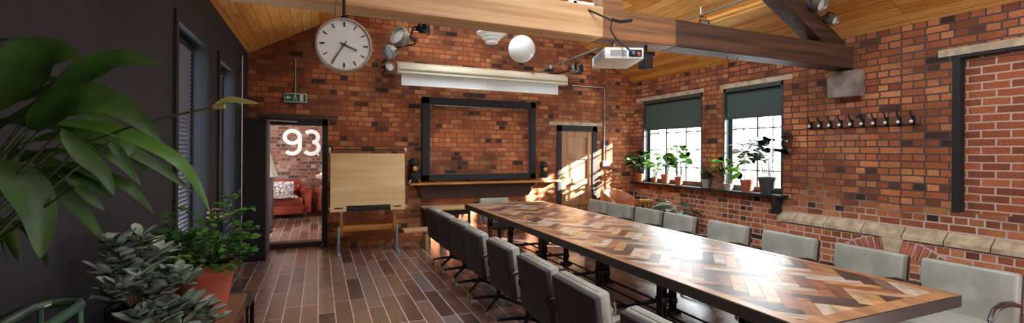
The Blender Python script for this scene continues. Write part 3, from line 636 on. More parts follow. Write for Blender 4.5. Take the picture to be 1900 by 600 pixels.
# pendants
def hung(name, label, p, prof, m, n=32):
    t = thing(name, label, 'pendant lamp', p)
    w = MB(); w.lathe(prof, n); w.build('lamp_shade', m, t)
    zt = RZ - SL * abs(p[0] - RX) - p[2]
    w = MB(); w.cyl((0, 0, prof[-1][1]), (0, 0, zt), 0.006, 8); w.lathe([(0.05, zt - 0.03), (0.05, zt)], 16); w.build('cord', M_BLACK, t)
    return t
r = 0.196
hung('globe_pendant', 'white glass globe pendant lamp hanging beyond the beam', (2.705, 6.0, 3.085), [(max(0.0005, r * math.sin(PI * i / 20)), -r * math.cos(PI * i / 20)) for i in range(21)], M_OPAL)
hung('stepped_pendant', 'white stepped bowl pendant lamp half behind the globe lamp', (2.50, 6.7, 3.40), [(0.001, -0.10), (0.10, -0.10), (0.105, -0.05), (0.14, -0.045), (0.145, -0.0), (0.185, 0.005), (0.19, 0.04), (0.235, 0.05), (0.235, 0.07), (0.001, 0.08)], M_OPAL)

# clock
t = thing('hanging_clock', 'large round white clock hanging on a rod from the pale beam', 'clock', (0.165, 3.50, 2.36))
RXc = Matrix.Rotation(PI / 2, 4, 'X')
w = MB(); w.lathe([(0.0, -0.09), (0.185, -0.09), (0.197, -0.07), (0.197, 0.0), (0.193, 0.012), (0.182, 0.012), (0.180, 0.0)], 48, RXc, cap=False); w.build('case', M_SILVER, t)
w = MB(); w.lathe([(0.0, -0.01), (0.182, -0.01), (0.182, -0.002), (0.0, -0.002)], 48, RXc); w.build('dial', M_CLOCK, t)
M_DIAL = mat('dial_marks', (44, 44, 46), 0.5, var=0.1)
w = MB()
for i in range(12):
    a = i * PI / 6; w.box(-0.004 if i % 3 else -0.006, 0.004 if i % 3 else 0.006, -0.001, 0.001, 0.132, 0.165, M=Matrix.Translation((0, -0.001, 0)) @ Matrix.Rotation(a, 4, 'Y')); w.build('hour_mark', M_DIAL, t); w = MB()
w.b.free()
for nm, ang, ln, wd in (('hour_hand', 112, 0.095, 0.006), ('minute_hand', 211, 0.15, 0.005)):
    w = MB(); w.box(-wd, wd, -0.002, 0.002, -0.03, ln, M=Matrix.Translation((0, -0.008, 0)) @ Matrix.Rotation(math.radians(ang), 4, 'Y')); w.build(nm, mat('clock_hand', (96, 80, 58), 0.4, var=0.1), t)
w = MB(); w.cyl((0, 0.045, 0.19), (0, 0.045, 0.62), 0.012, 10); w.build('rod', M_BLACK, t)
w = MB(); w.box(-0.04, 0.04, 0.035, 0.10, 0.58, 0.64); w.build('mount', M_BLACK, t)
w = MB(); w.cyl((-0.06, 0.04, 0.175), (-0.06, 0.06, 0.60), 0.004, 6); w.build('wire', M_SILVER, t)

# projector
t = thing('projector', 'white projector hung beneath the roof beam', 'projector', (2.62, 3.60, 2.49), math.radians(-20))
w = MB(); w.box(-0.18, 0.18, -0.25, 0.25, -0.055, 0.05, 0.012); w.build('body', M_WHITE, t)
w = MB()
for i in range(9): w.box(-0.1835, -0.179, -0.20 + i * 0.04, -0.178 + i * 0.04, -0.035, 0.03)
w.box(-0.13, 0.02, -0.2525, -0.248, -0.03, 0.025); w.build('vent_grille', mat('vent_grey', (150, 152, 150), 0.6), t)
w = MB(); w.box(0.04, 0.16, -0.2525, -0.245, -0.035, 0.03); w.build('socket_panel', M_BLACK, t)
w = MB(); w.box(0.06, 0.085, -0.285, -0.25, -0.02, 0.01, 0.003); w.build('plug', mat('blue_plug', (70, 120, 150), 0.4), t)
w = MB(); w.box(0.11, 0.135, -0.285, -0.25, -0.03, 0.0, 0.003); w.build('plug', mat('red_plug', (170, 70, 60), 0.4), t)
w = MB(); w.lathe([(0.0, 0), (0.05, 0), (0.05, 0.05), (0.0, 0.04)], 20, Matrix.Translation((0.08, 0.24, 0)) @ Matrix.Rotation(-PI / 2, 4, 'X')); w.build('lens', M_BLACK, t)
w = MB(); w.cyl((0, 0.1, 0.04), (0, 0.1, 0.175), 0.02, 12); w.box(-0.12, 0.12, 0.0, 0.2, 0.05, 0.065); w.build('mount', M_SILVER, t)
w = MB(); P0 = [at(1078, 12, 4.25), at(1100, 22, 4.2), at(1135, 38, 4.2), at(1133, 55, 4.2), at(1143, 72, 4.15), at(1165, 90, 4.0), at(1172, 98, 3.95)]
w.tube(P0, 0.009, 8); w.tube([at(1135, 36, 4.2), at(1150, 40, 4.22), at(1172, 38, 4.28)], 0.016, 8)
tag(w.build('projector_cable', M_BLACK), 'black cable looping over the beam down to the projector', 'cable')
w = MB(); p = at(1100, 15, 4.45); w.box(-0.13, 0.13, -0.05, 0.05, -0.02, 0.02, 0.006, M=Matrix.Translation((2.27, 3.70, 2.987)))
w.box(-0.1, -0.06, -0.05, 0.05, -0.015, 0.03, 0.004, M=Matrix.Translation((2.27, 3.70, 2.987)))
tag(w.build('extension_socket', M_WHITE), 'white socket strip lying on top of the roof beam', 'socket')
t = thing('wall_speaker', 'small black speaker under the beam beside the projector', 'speaker', (3.02, 3.66, 2.50))
w = MB(); w.box(-0.05, 0.05, -0.05, 0.06, -0.07, 0.06, 0.008); w.build('body', M_BLACK, t)
w = MB(); w.box(-0.07, 0.09, -0.03, 0.03, 0.06, 0.10, 0.006); w.cyl((0, 0, 0.09), (0, 0, 0.165), 0.015); w.build('mount', M_IRON, t)
# conduit track with spots along the right slope
w = MB(); w.cyl((5.12, 3.0, 3.60), (5.12, 7.6, 3.60), 0.016, 10)
for y in (3.4, 5.0, 6.6): w.cyl((5.12, y, 3.60), (5.12, y, RZ - SL * (5.12 - RX) - 0.01), 0.008, 6)
tag(w.build('lighting_pipe', M_SILVER), 'long grey lighting pipe under the pine ceiling', 'pipe')
def small_spot(p, label, s=1.0, anchor=None):
    t = thing('spotlight', label, 'spotlight', p, 0, 'small ceiling spotlights')
    w = MB(); q = Matrix.Rotation(math.radians(115), 4, 'X') @ Matrix.Scale(s, 4); w.lathe([(0.0, -0.06), (0.03, -0.06), (0.045, -0.03), (0.05, 0.06), (0.045, 0.06), (0.03, 0.0)], 18, q, cap=False); w.build('lamp_housing', M_SILVER, t)
    w = MB(); w.lathe([(0, 0.04), (0.045, 0.035)], 16, q, cap=False); w.build('lens', M_WHITE, t)
    w = MB(); w.tube([(0.05 * s, 0, 0), (0.05 * s, 0, 0.07 * s), (-0.05 * s, 0, 0.07 * s), (-0.05 * s, 0, 0)], 0.006, 6)
    w.cyl((0, 0, 0.07 * s), anchor if anchor else (0, 0, 0.12 * s), 0.008, 6); w.build('yoke', M_IRON, t)
small_spot((5.12, 5.45, 3.50), 'small spotlight on the far part of the grey lighting pipe', 0.9, (0, 0, 0.1))
small_spot((5.16, 5.0, 3.49), 'dark spotlight just above the beam on the lighting pipe', 1.2, (-.04, 0, 0.11))
small_spot((5.45, 3.56, 3.38), 'silver spotlight clamped to the sloping rafter, larger of the two there', 1.7, (0, 0.12, 0.06))
small_spot((5.72, 3.55, 3.22), 'smaller silver spotlight lower down the same sloping rafter', 1.2, (0, 0.1, 0.06))
w = MB(); w.tube([(4.2, 3.72, 2.67)] + [(4.2 + 0.08 * (1 - math.cos(a * PI / 8)), 3.72, 2.665 - 0.075 * math.sin(a * PI / 8)) for a in range(1, 8)] + [(4.36, 3.72, 2.67)], 0.004, 6)
tag(w.build('hanging_wire', M_BLACK), 'thin wire loop hanging under the dark beam', 'wire')

# coat rack
t = thing('coat_rack', 'wooden coat rail with ten black hooks on the window wall', 'coat rack', (R_, 3.55, 1.975))
w = MB(); w.box(-0.022, 0, -0.64, 0.64, -0.05, 0.055, 0.004); w.build('rail', M_OCHRE if False else mat('rack_wood', (118, 70, 42), 0.5, col2=(78, 44, 30), scale=3, stretch=(6, .5, 6)), t)
for i in range(10):
    y = 0.585 - i * 0.13
    w = MB(); w.box(-0.032, -0.02, y - 0.014, y + 0.014, -0.06, 0.05, 0.003); w.tube([(-0.03, y, 0.03), (-0.07, y, 0.04), (-0.095, y, 0.08), (-0.10, y, 0.11)], 0.008, 8)
    w.tube([(-0.03, y, -0.03), (-0.06, y, -0.05), (-0.075, y, -0.02)], 0.007, 8); hk = w.build('hook', M_IRON, t)
    w = MB(); w.lathe([(0.001, -0.02), (0.014, -0.014), (0.018, 0), (0.014, 0.014), (0.001, 0.02)], 10, Matrix.Translation((-0.078, y, -0.015))); w.build('knob', M_WHITE, hk)

# ================================================================= DRAFTING TABLE
t = thing('drafting_table', 'plywood drafting board on a wooden stand by the end wall', 'drafting table', (0.72, 7.42, 0))
w = MB(); Mt = Matrix.Translation((0, 0.0, 1.08)) @ Matrix.Rotation(math.radians(-5), 4, 'X')
w.box(-0.56, 0.56, -0.02, 0.02, -0.34, 0.47, 0.004, 1, M=Mt); w.box(-0.56, -0.33, -0.02, 0.02, -0.425, -0.34, M=Mt); w.box(0.33, 0.56, -0.02, 0.02, -0.425, -0.34, M=Mt)
w.build('board', M_BOARD, t)
w = MB(); w.box(-0.32, 0.32, -0.01, 0.05, -0.42, -0.34, 0.006, M=Mt); w.box(-0.5, -0.38, -0.03, -0.02, -0.375, -0.36, M=Mt); w.box(0.38, 0.5, -0.03, -0.02, -0.375, -0.36, M=Mt); w.box(-0.02, 0.02, -0.03, 0, -0.4, -0.35, M=Mt)
w.build('pivot_rail', M_BLACK, t)
w = MB(); w.cyl(Mt @ V((-0.57, -0.03, 0.53)), Mt @ V((0.57, -0.03, 0.53)), 0.008, 8); w.build('parallel_rod', M_IRON, t)
for s in (-1, 1):
    w = MB(); w.box(s * 0.57 - 0.02, s * 0.57 + 0.02, -0.05, -0.0, 0.50, 0.56, 0.006, M=Mt); w.bar(Mt @ V((s * .57, -.01, .51)), Mt @ V((s * .555, 0, .44)), .01); w.build('end_clamp', M_SILVER, t)
    w = MB(); w.box(s * 0.57 - 0.015, s * 0.57 + 0.015, -0.03, 0.01, -0.40, -0.36, 0.004, M=Mt); w.build('end_clamp', M_SILVER, t)
    w = MB(); w.box(s * 0.40 - 0.02, s * 0.40 + 0.02, -0.02, 0.06, 0.30, 0.92, 0.004); w.build('post', M_OCHRE, t)
    w = MB(); w.box(s * 0.435 - 0.016, s * 0.435 + 0.016, -0.04, 0.02, 0.02, 0.42, 0.006); w.box(s * 0.435 - 0.018, s * 0.435 + 0.018, -0.24, 0.34, 0.0, 0.035, 0.006)
    w.tube([(s * .435, .0, .36), (s * .435, .16, .2), (s * .435, .28, .03)], .01, 6); w.build('leg', M_BLUE, t)
w = MB(); w.box(-0.40, 0.40, -0.0, 0.03, 0.34, 0.43, 0.004); w.build('cross_rail', M_OCHRE, t)

# low bench + side table behind the chairs
t = thing('low_bench', 'low pale wooden bench between the drafting board and the first chairs', 'bench', (1.60, 7.37, 0))
w = MB(); w.box(-0.35, 0.35, -0.15, 0.15, 0.29, 0.33, 0.008); w.build('seat', M_PINE, t)
for x in (0.02, 0.31):
    w = MB(); w.box(x - 0.03, x + 0.03, -0.12, 0.12, 0, 0.29, 0.006); w.build('leg', M_PINE, t)
t = thing('side_table', 'small dark table with a pale top against the end wall', 'table', (2.06, 7.75, 0))
w = MB(); w.box(-0.4, 0.42, -0.24, 0.26, 0.585, 0.62, 0.006); w.build('tabletop', M_PINE, t)
w = MB(); w.box(-0.36, 0.38, -0.2, 0.22, 0.50, 0.585); w.build('apron', M_DARKW, t)
for x in (-0.34, 0.36):
    for y in (-0.18, 0.2):
        w = MB(); w.box(x - .02, x + .02, y - .02, y + .02, 0, .5); w.build('leg', M_DARKW, t)

# ================================================================= CONFERENCE TABLE
TX0, TX1, TY0, TY1, TZ = 2.12, 3.48, 1.41, 6.86, 0.76
t = thing('conference_table', 'long meeting table with a glossy herringbone top of mixed wood blocks', 'table', ((TX0 + TX1) / 2, (TY0 + TY1) / 2, 0))
ox, oy = t.location.x, t.location.y
pal = [(220, 180, 132), (190, 134, 86), (140, 90, 60), (84, 54, 44), (78, 74, 80), (216, 200, 184), (170, 104, 66), (128, 104, 94), (206, 178, 152), (58, 40, 38), (210, 154, 96), (224, 206, 178)]
TM = []
for i, c in enumerate(pal):
    TM.append(mat('block_wood_%s' % ['honey', 'oak', 'walnut', 'umber', 'slate', 'ash', 'cherry', 'taupe', 'beige', 'wenge', 'amber', 'maple'][i], c, 0.38, col2=tuple(int(v * 0.72) for v in c), scale=3, stretch=(4, 4, 4), spec=0.65, coat=1.0, bump=0.05))
def clip(poly, x0, x1, y0, y1):
    for ax, lim, sgn in ((0, x0, 1), (0, x1, -1), (1, y0, 1), (1, y1, -1)):
        out = []
        for i in range(len(poly)):
            a, c = poly[i], poly[(i + 1) % len(poly)]
            ia, ic = (a[ax] - lim) * sgn >= 0, (c[ax] - lim) * sgn >= 0
            if ia: out.append(a)
            if ia != ic:
                u = (lim - a[ax]) / (c[ax] - a[ax]); out.append((a[0] + u * (c[0] - a[0]), a[1] + u * (c[1] - a[1])))
        poly = out
        if len(poly) < 3: return []
    return poly
w = MB(); w.noflip = 1
bx0, bx1, by0, by1 = TX0 + 0.075 - ox, TX1 - 0.075 - ox, TY0 + 0.09 - oy, TY1 - 0.09 - oy
U = 0.078; Ln = 4; g = 0.0012; rnd = random.Random(3); rot = math.radians(45)
base_face_mats = []
for i in range(-60, 60):
    for j in range(-16, 16):
        # herringbone lattice: horizontal block and vertical block pairs
        X0 = i + j * Ln; Y0 = i - j * Ln
        for k, (x, y, a, b_) in enumerate(((X0, Y0, Ln, 1), (X0, Y0 + 1, 1, Ln))):
            sx, sy = x * U, y * U
            q = [(sx + g, sy + g), (sx + a * U - g, sy + g), (sx + a * U - g, sy + b_ * U - g), (sx + g, sy + b_ * U - g)]
            q = [(px * math.cos(rot) - py * math.sin(rot), px * math.sin(rot) + py * math.cos(rot)) for px, py in q]
            if max(p[0] for p in q) < bx0 or min(p[0] for p in q) > bx1 or max(p[1] for p in q) < by0 or min(p[1] for p in q) > by1: continue
            q = clip(q, bx0, bx1, by0, by1)
            if len(q) < 3: continue
            hz = TZ - rnd.random() * 0.0012
            try: f = w.b.faces.new([w.b.verts.new((px, py, hz)) for px, py in q])
            except ValueError: continue
            f.normal_update()
            if f.normal.z < 0: f.normal_flip()
            f.material_index = rnd.randrange(len(pal))
w.build('herringbone_inlay', TM, t, smooth=False)
w = MB(); w.box(TX0 - ox + 0.01, TX1 - ox - 0.01, TY0 - oy + 0.01, TY1 - oy - 0.01, 0.715, TZ - 0.0035); w.build('tabletop', TM[9], t)
M_EDGE = mat('table_border_oak', (196, 148, 100), 0.32, col2=(150, 104, 66), scale=3, stretch=(5, 0.5, 5), spec=0.65, coat=1.0)
w = MB()
a0, a1, c0, c1 = TX0 - ox, TX1 - ox, TY0 - oy, TY1 - oy
w.box(a0 + 0.006, bx0, c0, c1, TZ - 0.02, TZ + 0.001); w.box(bx1, a1 - 0.006, c0, c1, TZ - 0.02, TZ + 0.001); w.box(a0, a1, c0 + 0.006, by0, TZ - 0.02, TZ + 0.0012); w.box(a0, a1, by1, c1 - 0.006, TZ - 0.02, TZ + 0.0012)
w.build('border', M_EDGE, t)
w = MB()
w.box(a0 - 0.002, a0 + 0.02, c0, c1, 0.69, TZ - 0.001, 0.002, 1); w.box(a1 - 0.02, a1 + 0.002, c0, c1, 0.69, TZ - 0.001, 0.002, 1); w.box(a0, a1, c0 - 0.002, c0 + 0.02, 0.69, TZ - 0.001, 0.002, 1); w.box(a0, a1, c1 - 0.02, c1 + 0.002, 0.69, TZ - 0.001, 0.002, 1)
w.build('edge_band', mat('dark_edge_steel', (52, 36, 32), 0.55, col2=(38, 26, 24), scale=6), t)
for y in (1.9, 2.68, 3.5, 4.62, 5.6, 6.4):
    for s, x in ((-1, 2.37), (1, 3.23)):
        X, Y = x - ox, y - oy
        w = MB(); w.box(X - 0.028, X - 0.010, Y - 0.03, Y + 0.03, 0.03, 0.70, 0.004, 1); w.box(X + 0.010, X + 0.028, Y - 0.03, Y + 0.03, 0.03, 0.70, 0.004, 1)
        for z in (0.1, 0.28, 0.46, 0.60): w.box(X - 0.034, X + 0.034, Y - 0.036, Y + 0.036, z, z + 0.05, 0.006)
        w.box(X - 0.07, X + 0.07, Y - 0.05, Y + 0.05, 0.0, 0.03, 0.006); w.box(X - 0.06, X + 0.06, Y - 0.05, Y + 0.05, 0.69, 0.712)
        w.tube([(X, Y - 0.03, 0.52), (X, Y - 0.10, 0.56), (X, Y - 0.15, 0.63), (X, Y - 0.14, 0.695)], 0.012, 8)
        w.tube([(X, Y - 0.14, 0.69), (X, Y - 0.19, 0.67), (X, Y - 0.20, 0.62), (X, Y - 0.165, 0.60)], 0.010, 8)
        w.build('leg', M_IRON, t)
    w = MB(); w.box(2.39 - ox, 3.21 - ox, y - oy - 0.02, y - oy + 0.02, 0.13, 0.16); w.build('cross_rail', M_IRON, t)
    w = MB(); w.box(2.37 - ox, 3.23 - ox, y - oy - 0.03, y - oy + 0.03, 0.66, 0.712); w.build('top_rail', M_IRON, t)
for x, z in ((2.62, 0.17), (2.80, 0.17), (2.98, 0.17)):
    w = MB(); w.cyl((x - ox, 1.85 - oy, z), (x - ox, 6.45 - oy, z), 0.010, 8); w.build('stretcher', M_IRON, t)

# ================================================================= CHAIRS
def make_chair(label, loc, rz):
    t = thing('meeting_chair', label, 'chair', loc, rz, 'grey leather chairs around the meeting table')
    lean = Matrix.Translation((-0.22, 0, 0.40)) @ Matrix.Rotation(math.radians(-7), 4, 'Y')
    w = MB(); w.box(-0.025, 0.062, -0.258, 0.258, -0.02, 0.405, 0.022, 3, M=lean); 
    for v in w.b.verts:                                   # gentle hollow for the back
        v.co.x -= 0.012 * (1 - (v.co.y / 0.24) ** 2)
    w.build('backrest', M_GREY, t)
    w = MB(); w.box(-0.052, -0.002, -0.2595, 0.2595, -0.03, 0.392, 0.014, 3, M=lean); w.build('back_shell', M_SHELL, t)
    w = MB()
    for i in range(9):
        y = -0.19 + i * 0.0475; w.tube([lean @ V((-0.0515, y, 0.0)), lean @ V((-0.0515, y, 0.37))], 0.003, 6)
    w.tube([lean @ V((-0.0, -0.23, 0.4045)), lean @ V((-0.0, 0.23, 0.4045))], 0.003, 6)
    w.build('piping', M_SHELL, t)
    w = MB(); w.box(-0.20, 0.26, -0.24, 0.24, 0.375, 0.465, 0.03, 3); w.build('seat', M_GREY, t)
    w = MB(); w.box(-0.18, 0.22, -0.2, 0.2, 0.345, 0.378, 0.01); w.build('seat_pan', M_BROWN, t)
    for s in (-1, 1):
        w = MB(); w.box(-0.06, 0.03, s * 0.238 - 0.012, s * 0.238 + 0.012, 0.15, 0.20, 0.004, M=lean); w.build('back_bracket', M_BLACK, t)
        ar = MB(); pts = [V((-0.27, s * 0.25, 0.585)), V((-0.12, s * 0.254, 0.625)), V((0.02, s * 0.256, 0.635)), V((0.12, s * 0.256, 0.615)), V((0.175, s * 0.254, 0.555))]
        for p, q in zip(pts, pts[1:]): pass
        ar.tube(pts, [0.013, 0.018, 0.019, 0.018, 0.014], 10)
        bmesh.ops.scale(ar.b, vec=(1, 1, 1), verts=ar.b.verts[:])
        am = ar.build('armrest', M_BROWN, t)
        w = MB(); w.tube([V((0.172, s * 0.254, 0.56)), V((0.19, s * 0.252, 0.48)), V((0.14, s * 0.25, 0.41)), V((-0.05, s * 0.248, 0.385)), V((-0.22, s * 0.248, 0.42)), V((-0.255, s * 0.25, 0.5)), V((-0.268, s * 0.25, 0.585))], 0.0085, 8); w.build('arm_support', M_CHROME, am)
    w = MB(); w.cyl((0, 0, 0.09), (0, 0, 0.35), 0.028, 16); w.build('column', M_IRON, t)
    for k in range(4):
        a = PI / 4 + k * PI / 2; d = V((math.cos(a), math.sin(a), 0))
        w = MB(); w.tube([d * 0.02 + V((0, 0, 0.10)), d * 0.16 + V((0, 0, 0.075)), d * 0.30 + V((0, 0, 0.04))], [0.018, 0.015, 0.011], 8); lg = w.build('leg', M_IRON, t)
        w = MB(); w.lathe([(0.018, 0), (0.02, 0.02), (0.01, 0.04)], 12, Matrix.Translation(d * 0.30)); w.build('foot', M_SILVER, lg)
    return t
ORD = ['first', 'second', 'third', 'fourth', 'fifth', 'sixth', 'seventh', 'eighth']
LY = [6.19, 5.58, 4.96, 4.33, 3.66, 2.97, 2.37, 1.64]; RY = [6.24, 5.64, 5.05, 4.46, 3.72, 2.98, 2.30, 1.67]
c0_ = None
rr = random.Random(5)
for i, y in enumerate(LY):
    lb = 'grey leather armchair on the open-floor side of the table, %s from the drafting board end' % ORD[i]
    pos = (1.72 + rr.uniform(-.012, .012), y, 0); rz = rr.uniform(-0.03, 0.03)
    if c0_ is None:
        c0_ = make_chair(lb, pos, rz)
        for o in [c0_] + kids(c0_): KID[o.name] = kids(o)
    else: dup(c0_, pos, rz, lb)
for i, y in enumerate(RY):
    dup(c0_, (3.97 + rr.uniform(-.012, .012), y, 0), PI + rr.uniform(-0.04, 0.04), 'grey leather armchair on the window side of the table, %s from the wooden door end' % ORD[i])
dup(c0_, (2.74, 6.93, 0), -PI / 2 + 0.03, 'grey leather armchair at the far head of the table facing the camera')

# tub chair, stool in the corner
t = thing('tub_chair', 'tan leather tub chair with a rounded back in the sunlit corner', 'armchair', (5.52, 7.42, 0), math.radians(20))
w = MB(); w.lathe([(0.30, 0.08), (0.36, 0.1), (0.37, 0.36), (0.34, 0.42), (0.0, 0.44)], 28); w.build('seat', M_TAN, t)
w = MB(); n = 26
prev = []
for i in range(n + 1):
    a = math.radians(-20 + 220 * i / n); hh = 0.60 + 0.26 * max(0.0, math.sin(PI * i / n)) ** 0.6
    ring_ = []
    for (rr_, zz) in ((0.40, 0.1), (0.415, 0.45), (0.40, hh - 0.04), (0.375, hh), (0.345, hh - 0.03), (0.335, 0.45), (0.335, 0.2)):
        ring_.append(w.b.verts.new((rr_ * math.cos(a), rr_ * math.sin(a), zz)))
    if prev:
        for k in range(len(ring_) - 1): w.b.faces.new((prev[k], prev[k + 1], ring_[k + 1], ring_[k]))
    else: w.b.faces.new(ring_)
    prev = ring_
w.b.faces.new(prev[::-1]); w.build('backrest', M_TAN, t, angle=60)
for k in range(4):
    a = PI / 4 + k * PI / 2; w = MB(); w.lathe([(0.018, 0), (0.026, 0.1)], 10, Matrix.Translation((0.25 * math.cos(a), 0.25 * math.sin(a), 0))); w.build('leg', M_DARKW, t)
t = thing('wooden_stool', 'honey coloured round wooden stool between tub chair and floor plant', 'stool', (5.62, 6.78, 0))
w = MB(); w.lathe([(0.0, 0.66), (0.12, 0.66), (0.13, 0.675), (0.13, 0.70), (0.12, 0.71), (0.0, 0.705)], 24); w.build('seat', M_OCHRE, t)
for k in range(4):
    a = PI / 4 + k * PI / 2; w = MB(); w.cyl((0.16 * math.cos(a), 0.16 * math.sin(a), 0), (0.09 * math.cos(a), 0.09 * math.sin(a), 0.67), 0.016, 8); w.build('leg', M_OCHRE, t)
w = MB(); w.tube([(0.13 * math.cos(k * PI / 8), 0.13 * math.sin(k * PI / 8), 0.28) for k in range(16)], 0.008, 6, closed=True); w.build('foot_ring', M_OCHRE, t)

# ================================================================= PLANTS
def pot_prof(r, h, rim=0.02): return [(0.0, 0.0), (r * 0.68, 0.0), (r * 0.92, h * 0.8), (r * 1.0, h * 0.8), (r * 1.02, h), (r * 0.92, h), (r * 0.88, h * 0.9)]
def add_pot(t, r, h, m=M_TERRA, z=0):
    w = MB(); w.lathe(pot_prof(r, h), 28, Matrix.Translation((0, 0, z)), cap=False); w.build('pot', m, t)
    w = MB(); w.lathe([(0.0, h * 0.9), (r * 0.9, h * 0.88)], 20, Matrix.Translation((0, 0, z)), cap=False); w.build('soil', M_SOIL, t)
def leafy(t, r0, h0, n, spread, height, ll, lw, m, seed, stems=True, shape='round', droop=0.3):
    rd = random.Random(seed); st = MB(); lf = MB()
    for i in range(n):
        a = rd.uniform(0, 2 * PI); e = rd.uniform(0.25, 1.0)
        top = V((math.cos(a) * spread * e, math.sin(a) * spread * e, h0 + height * rd.uniform(0.35, 1.0) * (1.15 - 0.4 * e)))
        b0 = V((math.cos(a) * r0 * 0.4, math.sin(a) * r0 * 0.4, h0 * 0.9)); mid = (b0 + top) / 2 + V((0, 0, height * 0.12))
        st.tube([b0, mid, top], 0.0035, 5)
        d = V((math.cos(a + rd.uniform(-.6, .6)), math.sin(a + rd.uniform(-.6, .6)), rd.uniform(-droop, 0.35))).normalized(); L = ll * rd.uniform(0.7, 1.2)
        lf.leaf([top - d * L * 0.15, top + d * L * 0.4 + V((0, 0, 0.06 * L)), top + d * L - V((0, 0, droop * L * 0.4))], lw * rd.uniform(0.75, 1.2), V((rd.uniform(-.5, .5) - 0.4 * math.cos(a), rd.uniform(-.5, .5) - 0.4 * math.sin(a), 1)), 6, 0.15, shape)
    if stems: st.build('stems', M_STEM, t)
    else: st.b.free()
    lf.build('foliage', m, t)
def sill_plant(y, r, h, label, n, spread, height, ll, lw, m, seed, potm=M_TERRA, name='potted_plant', x=R_ - 0.03, shape='round', droop=.3):
    t = thing(name, label, 'plant', (x, y, 0.973), 0, 'potted plants on the window sill'); n = int(n * 1.8); ll *= 1.3; lw *= 1.4; height *= 1.35; spread *= 1.1
    add_pot(t, r, h, potm); leafy(t, r, h, n, spread, height, ll, lw, m, seed, shape=shape, droop=droop); return t
M_LEAFP = mat('pale_backlit_leaf', (132, 170, 96), 0.4, col2=(96, 138, 80), scale=7, trans=0.5)
sill_plant(7.74, 0.095, 0.17, 'bushy pale green plant in a terracotta pot, in the corner end of the sill', 34, 0.24, 0.36, 0.12, 0.085, M_LEAFP, 1)
sill_plant(7.30, 0.06, 0.12, 'small thin plant in the smallest terracotta pot on the sill', 9, 0.09, 0.26, 0.09, 0.05, M_LEAFP, 2)
sill_plant(6.99, 0.095, 0.19, 'light plant in the wide terracotta pot at the middle of the farther window', 16, 0.14, 0.30, 0.10, 0.07, M_LEAFP, 3)
sill_plant(6.62, 0.085, 0.16, 'bright green broad leaved plant in a terracotta pot, nearest the brick pier', 18, 0.16, 0.42, 0.15, 0.11, M_LEAF2, 4, x=R_ - 0.04)
sill_plant(5.95, 0.075, 0.15, 'small plant in a grey white pot before the pier between windows', 8, 0.07, 0.10, 0.07, 0.04, M_LEAF, 5, mat('grey_glazed_pot', (150, 146, 138), 0.5, var=0.2), x=R_ - 0.065, droop=0)
t = sill_plant(5.50, 0.085, 0.11, 'bright green round leaved plant in a pale low pot', 9, 0.22, 0.34, 0.15, 0.13, M_LEAF2, 26, mat('pale_low_pot', (176, 150, 140), 0.6, var=0.2), x=R_ - 0.04)
sill_plant(5.15, 0.115, 0.19, 'large terracotta pot with dark stemmed sparse plant at the nearer window', 7, 0.16, 0.48, 0.22, 0.09, mat('bronze_leaf', (120, 84, 58), 0.35, col2=(70, 84, 50), scale=6, trans=.2), 7, x=R_ - 0.02, shape='lily')
sill_plant(4.82, 0.125, 0.25, 'tall rubber plant with dark leaves in a charcoal pot at the sill end', 13, 0.24, 0.50, 0.24, 0.10, mat('dark_rubber_leaf', (44, 58, 46), 0.2, var=0.3), 9, mat('charcoal_pot', (52, 58, 58), 0.6, var=0.2), x=R_ - 0.01, shape='lily')
# floor plant
t = thing('floor_plant', 'large variegated plant in a green pot on the floor under the window', 'plant', (5.72, 6.15, 0))
add_pot(t, 0.15, 0.30, mat('green_glazed_pot', (70, 120, 96), 0.3, var=0.2))
leafy(t, 0.15, 0.30, 26, 0.26, 0.48, 0.26, 0.14, mat('variegated_leaf', (190, 212, 196), 0.35, col2=(54, 96, 54), scale=5, trans=.2), 12, shape='lily')

# --- left foreground: crate table
t = thing('crate_table', 'worn brown wooden crate table carrying the foreground pots', 'table', (-0.70, 2.96, 0.0))
w = MB()
for i in range(4): w.box(-0.25 + i * 0.125, -0.13 + i * 0.125, -0.62, 0.66, 0.575, 0.60, 0.004, 1)
w.build('tabletop', M_CRATE, t)
w = MB(); w.box(-0.24, 0.24, -0.60, 0.64, 0.50, 0.575); w.build('apron', M_CRATE, t)
for x in (-0.21, 0.21):
    for y in (-0.57, 0.61):
        w = MB(); w.box(x - .03, x + .03, y - .03, y + .03, 0, .5, .004, 1); w.build('leg', M_CRATE, t)
w = MB(); w.box(-0.20, 0.20, -0.56, 0.6, 0.12, 0.15); w.build('lower_shelf', M_CRATE, t)
t = thing('low_stool', 'dark low stool on the floor behind the crate table', 'stool', (-0.70, 4.35, 0))
w = MB(); w.box(-0.2, 0.2, -0.2, 0.2, 0.33, 0.36, 0.008); w.build('seat', M_DARKW, t)
for x in (-0.17, 0.17):
    for y in (-0.17, 0.17):
        w = MB(); w.box(x - .015, x + .015, y - .015, y + .015, 0, .33); w.build('leg', M_IRON, t)
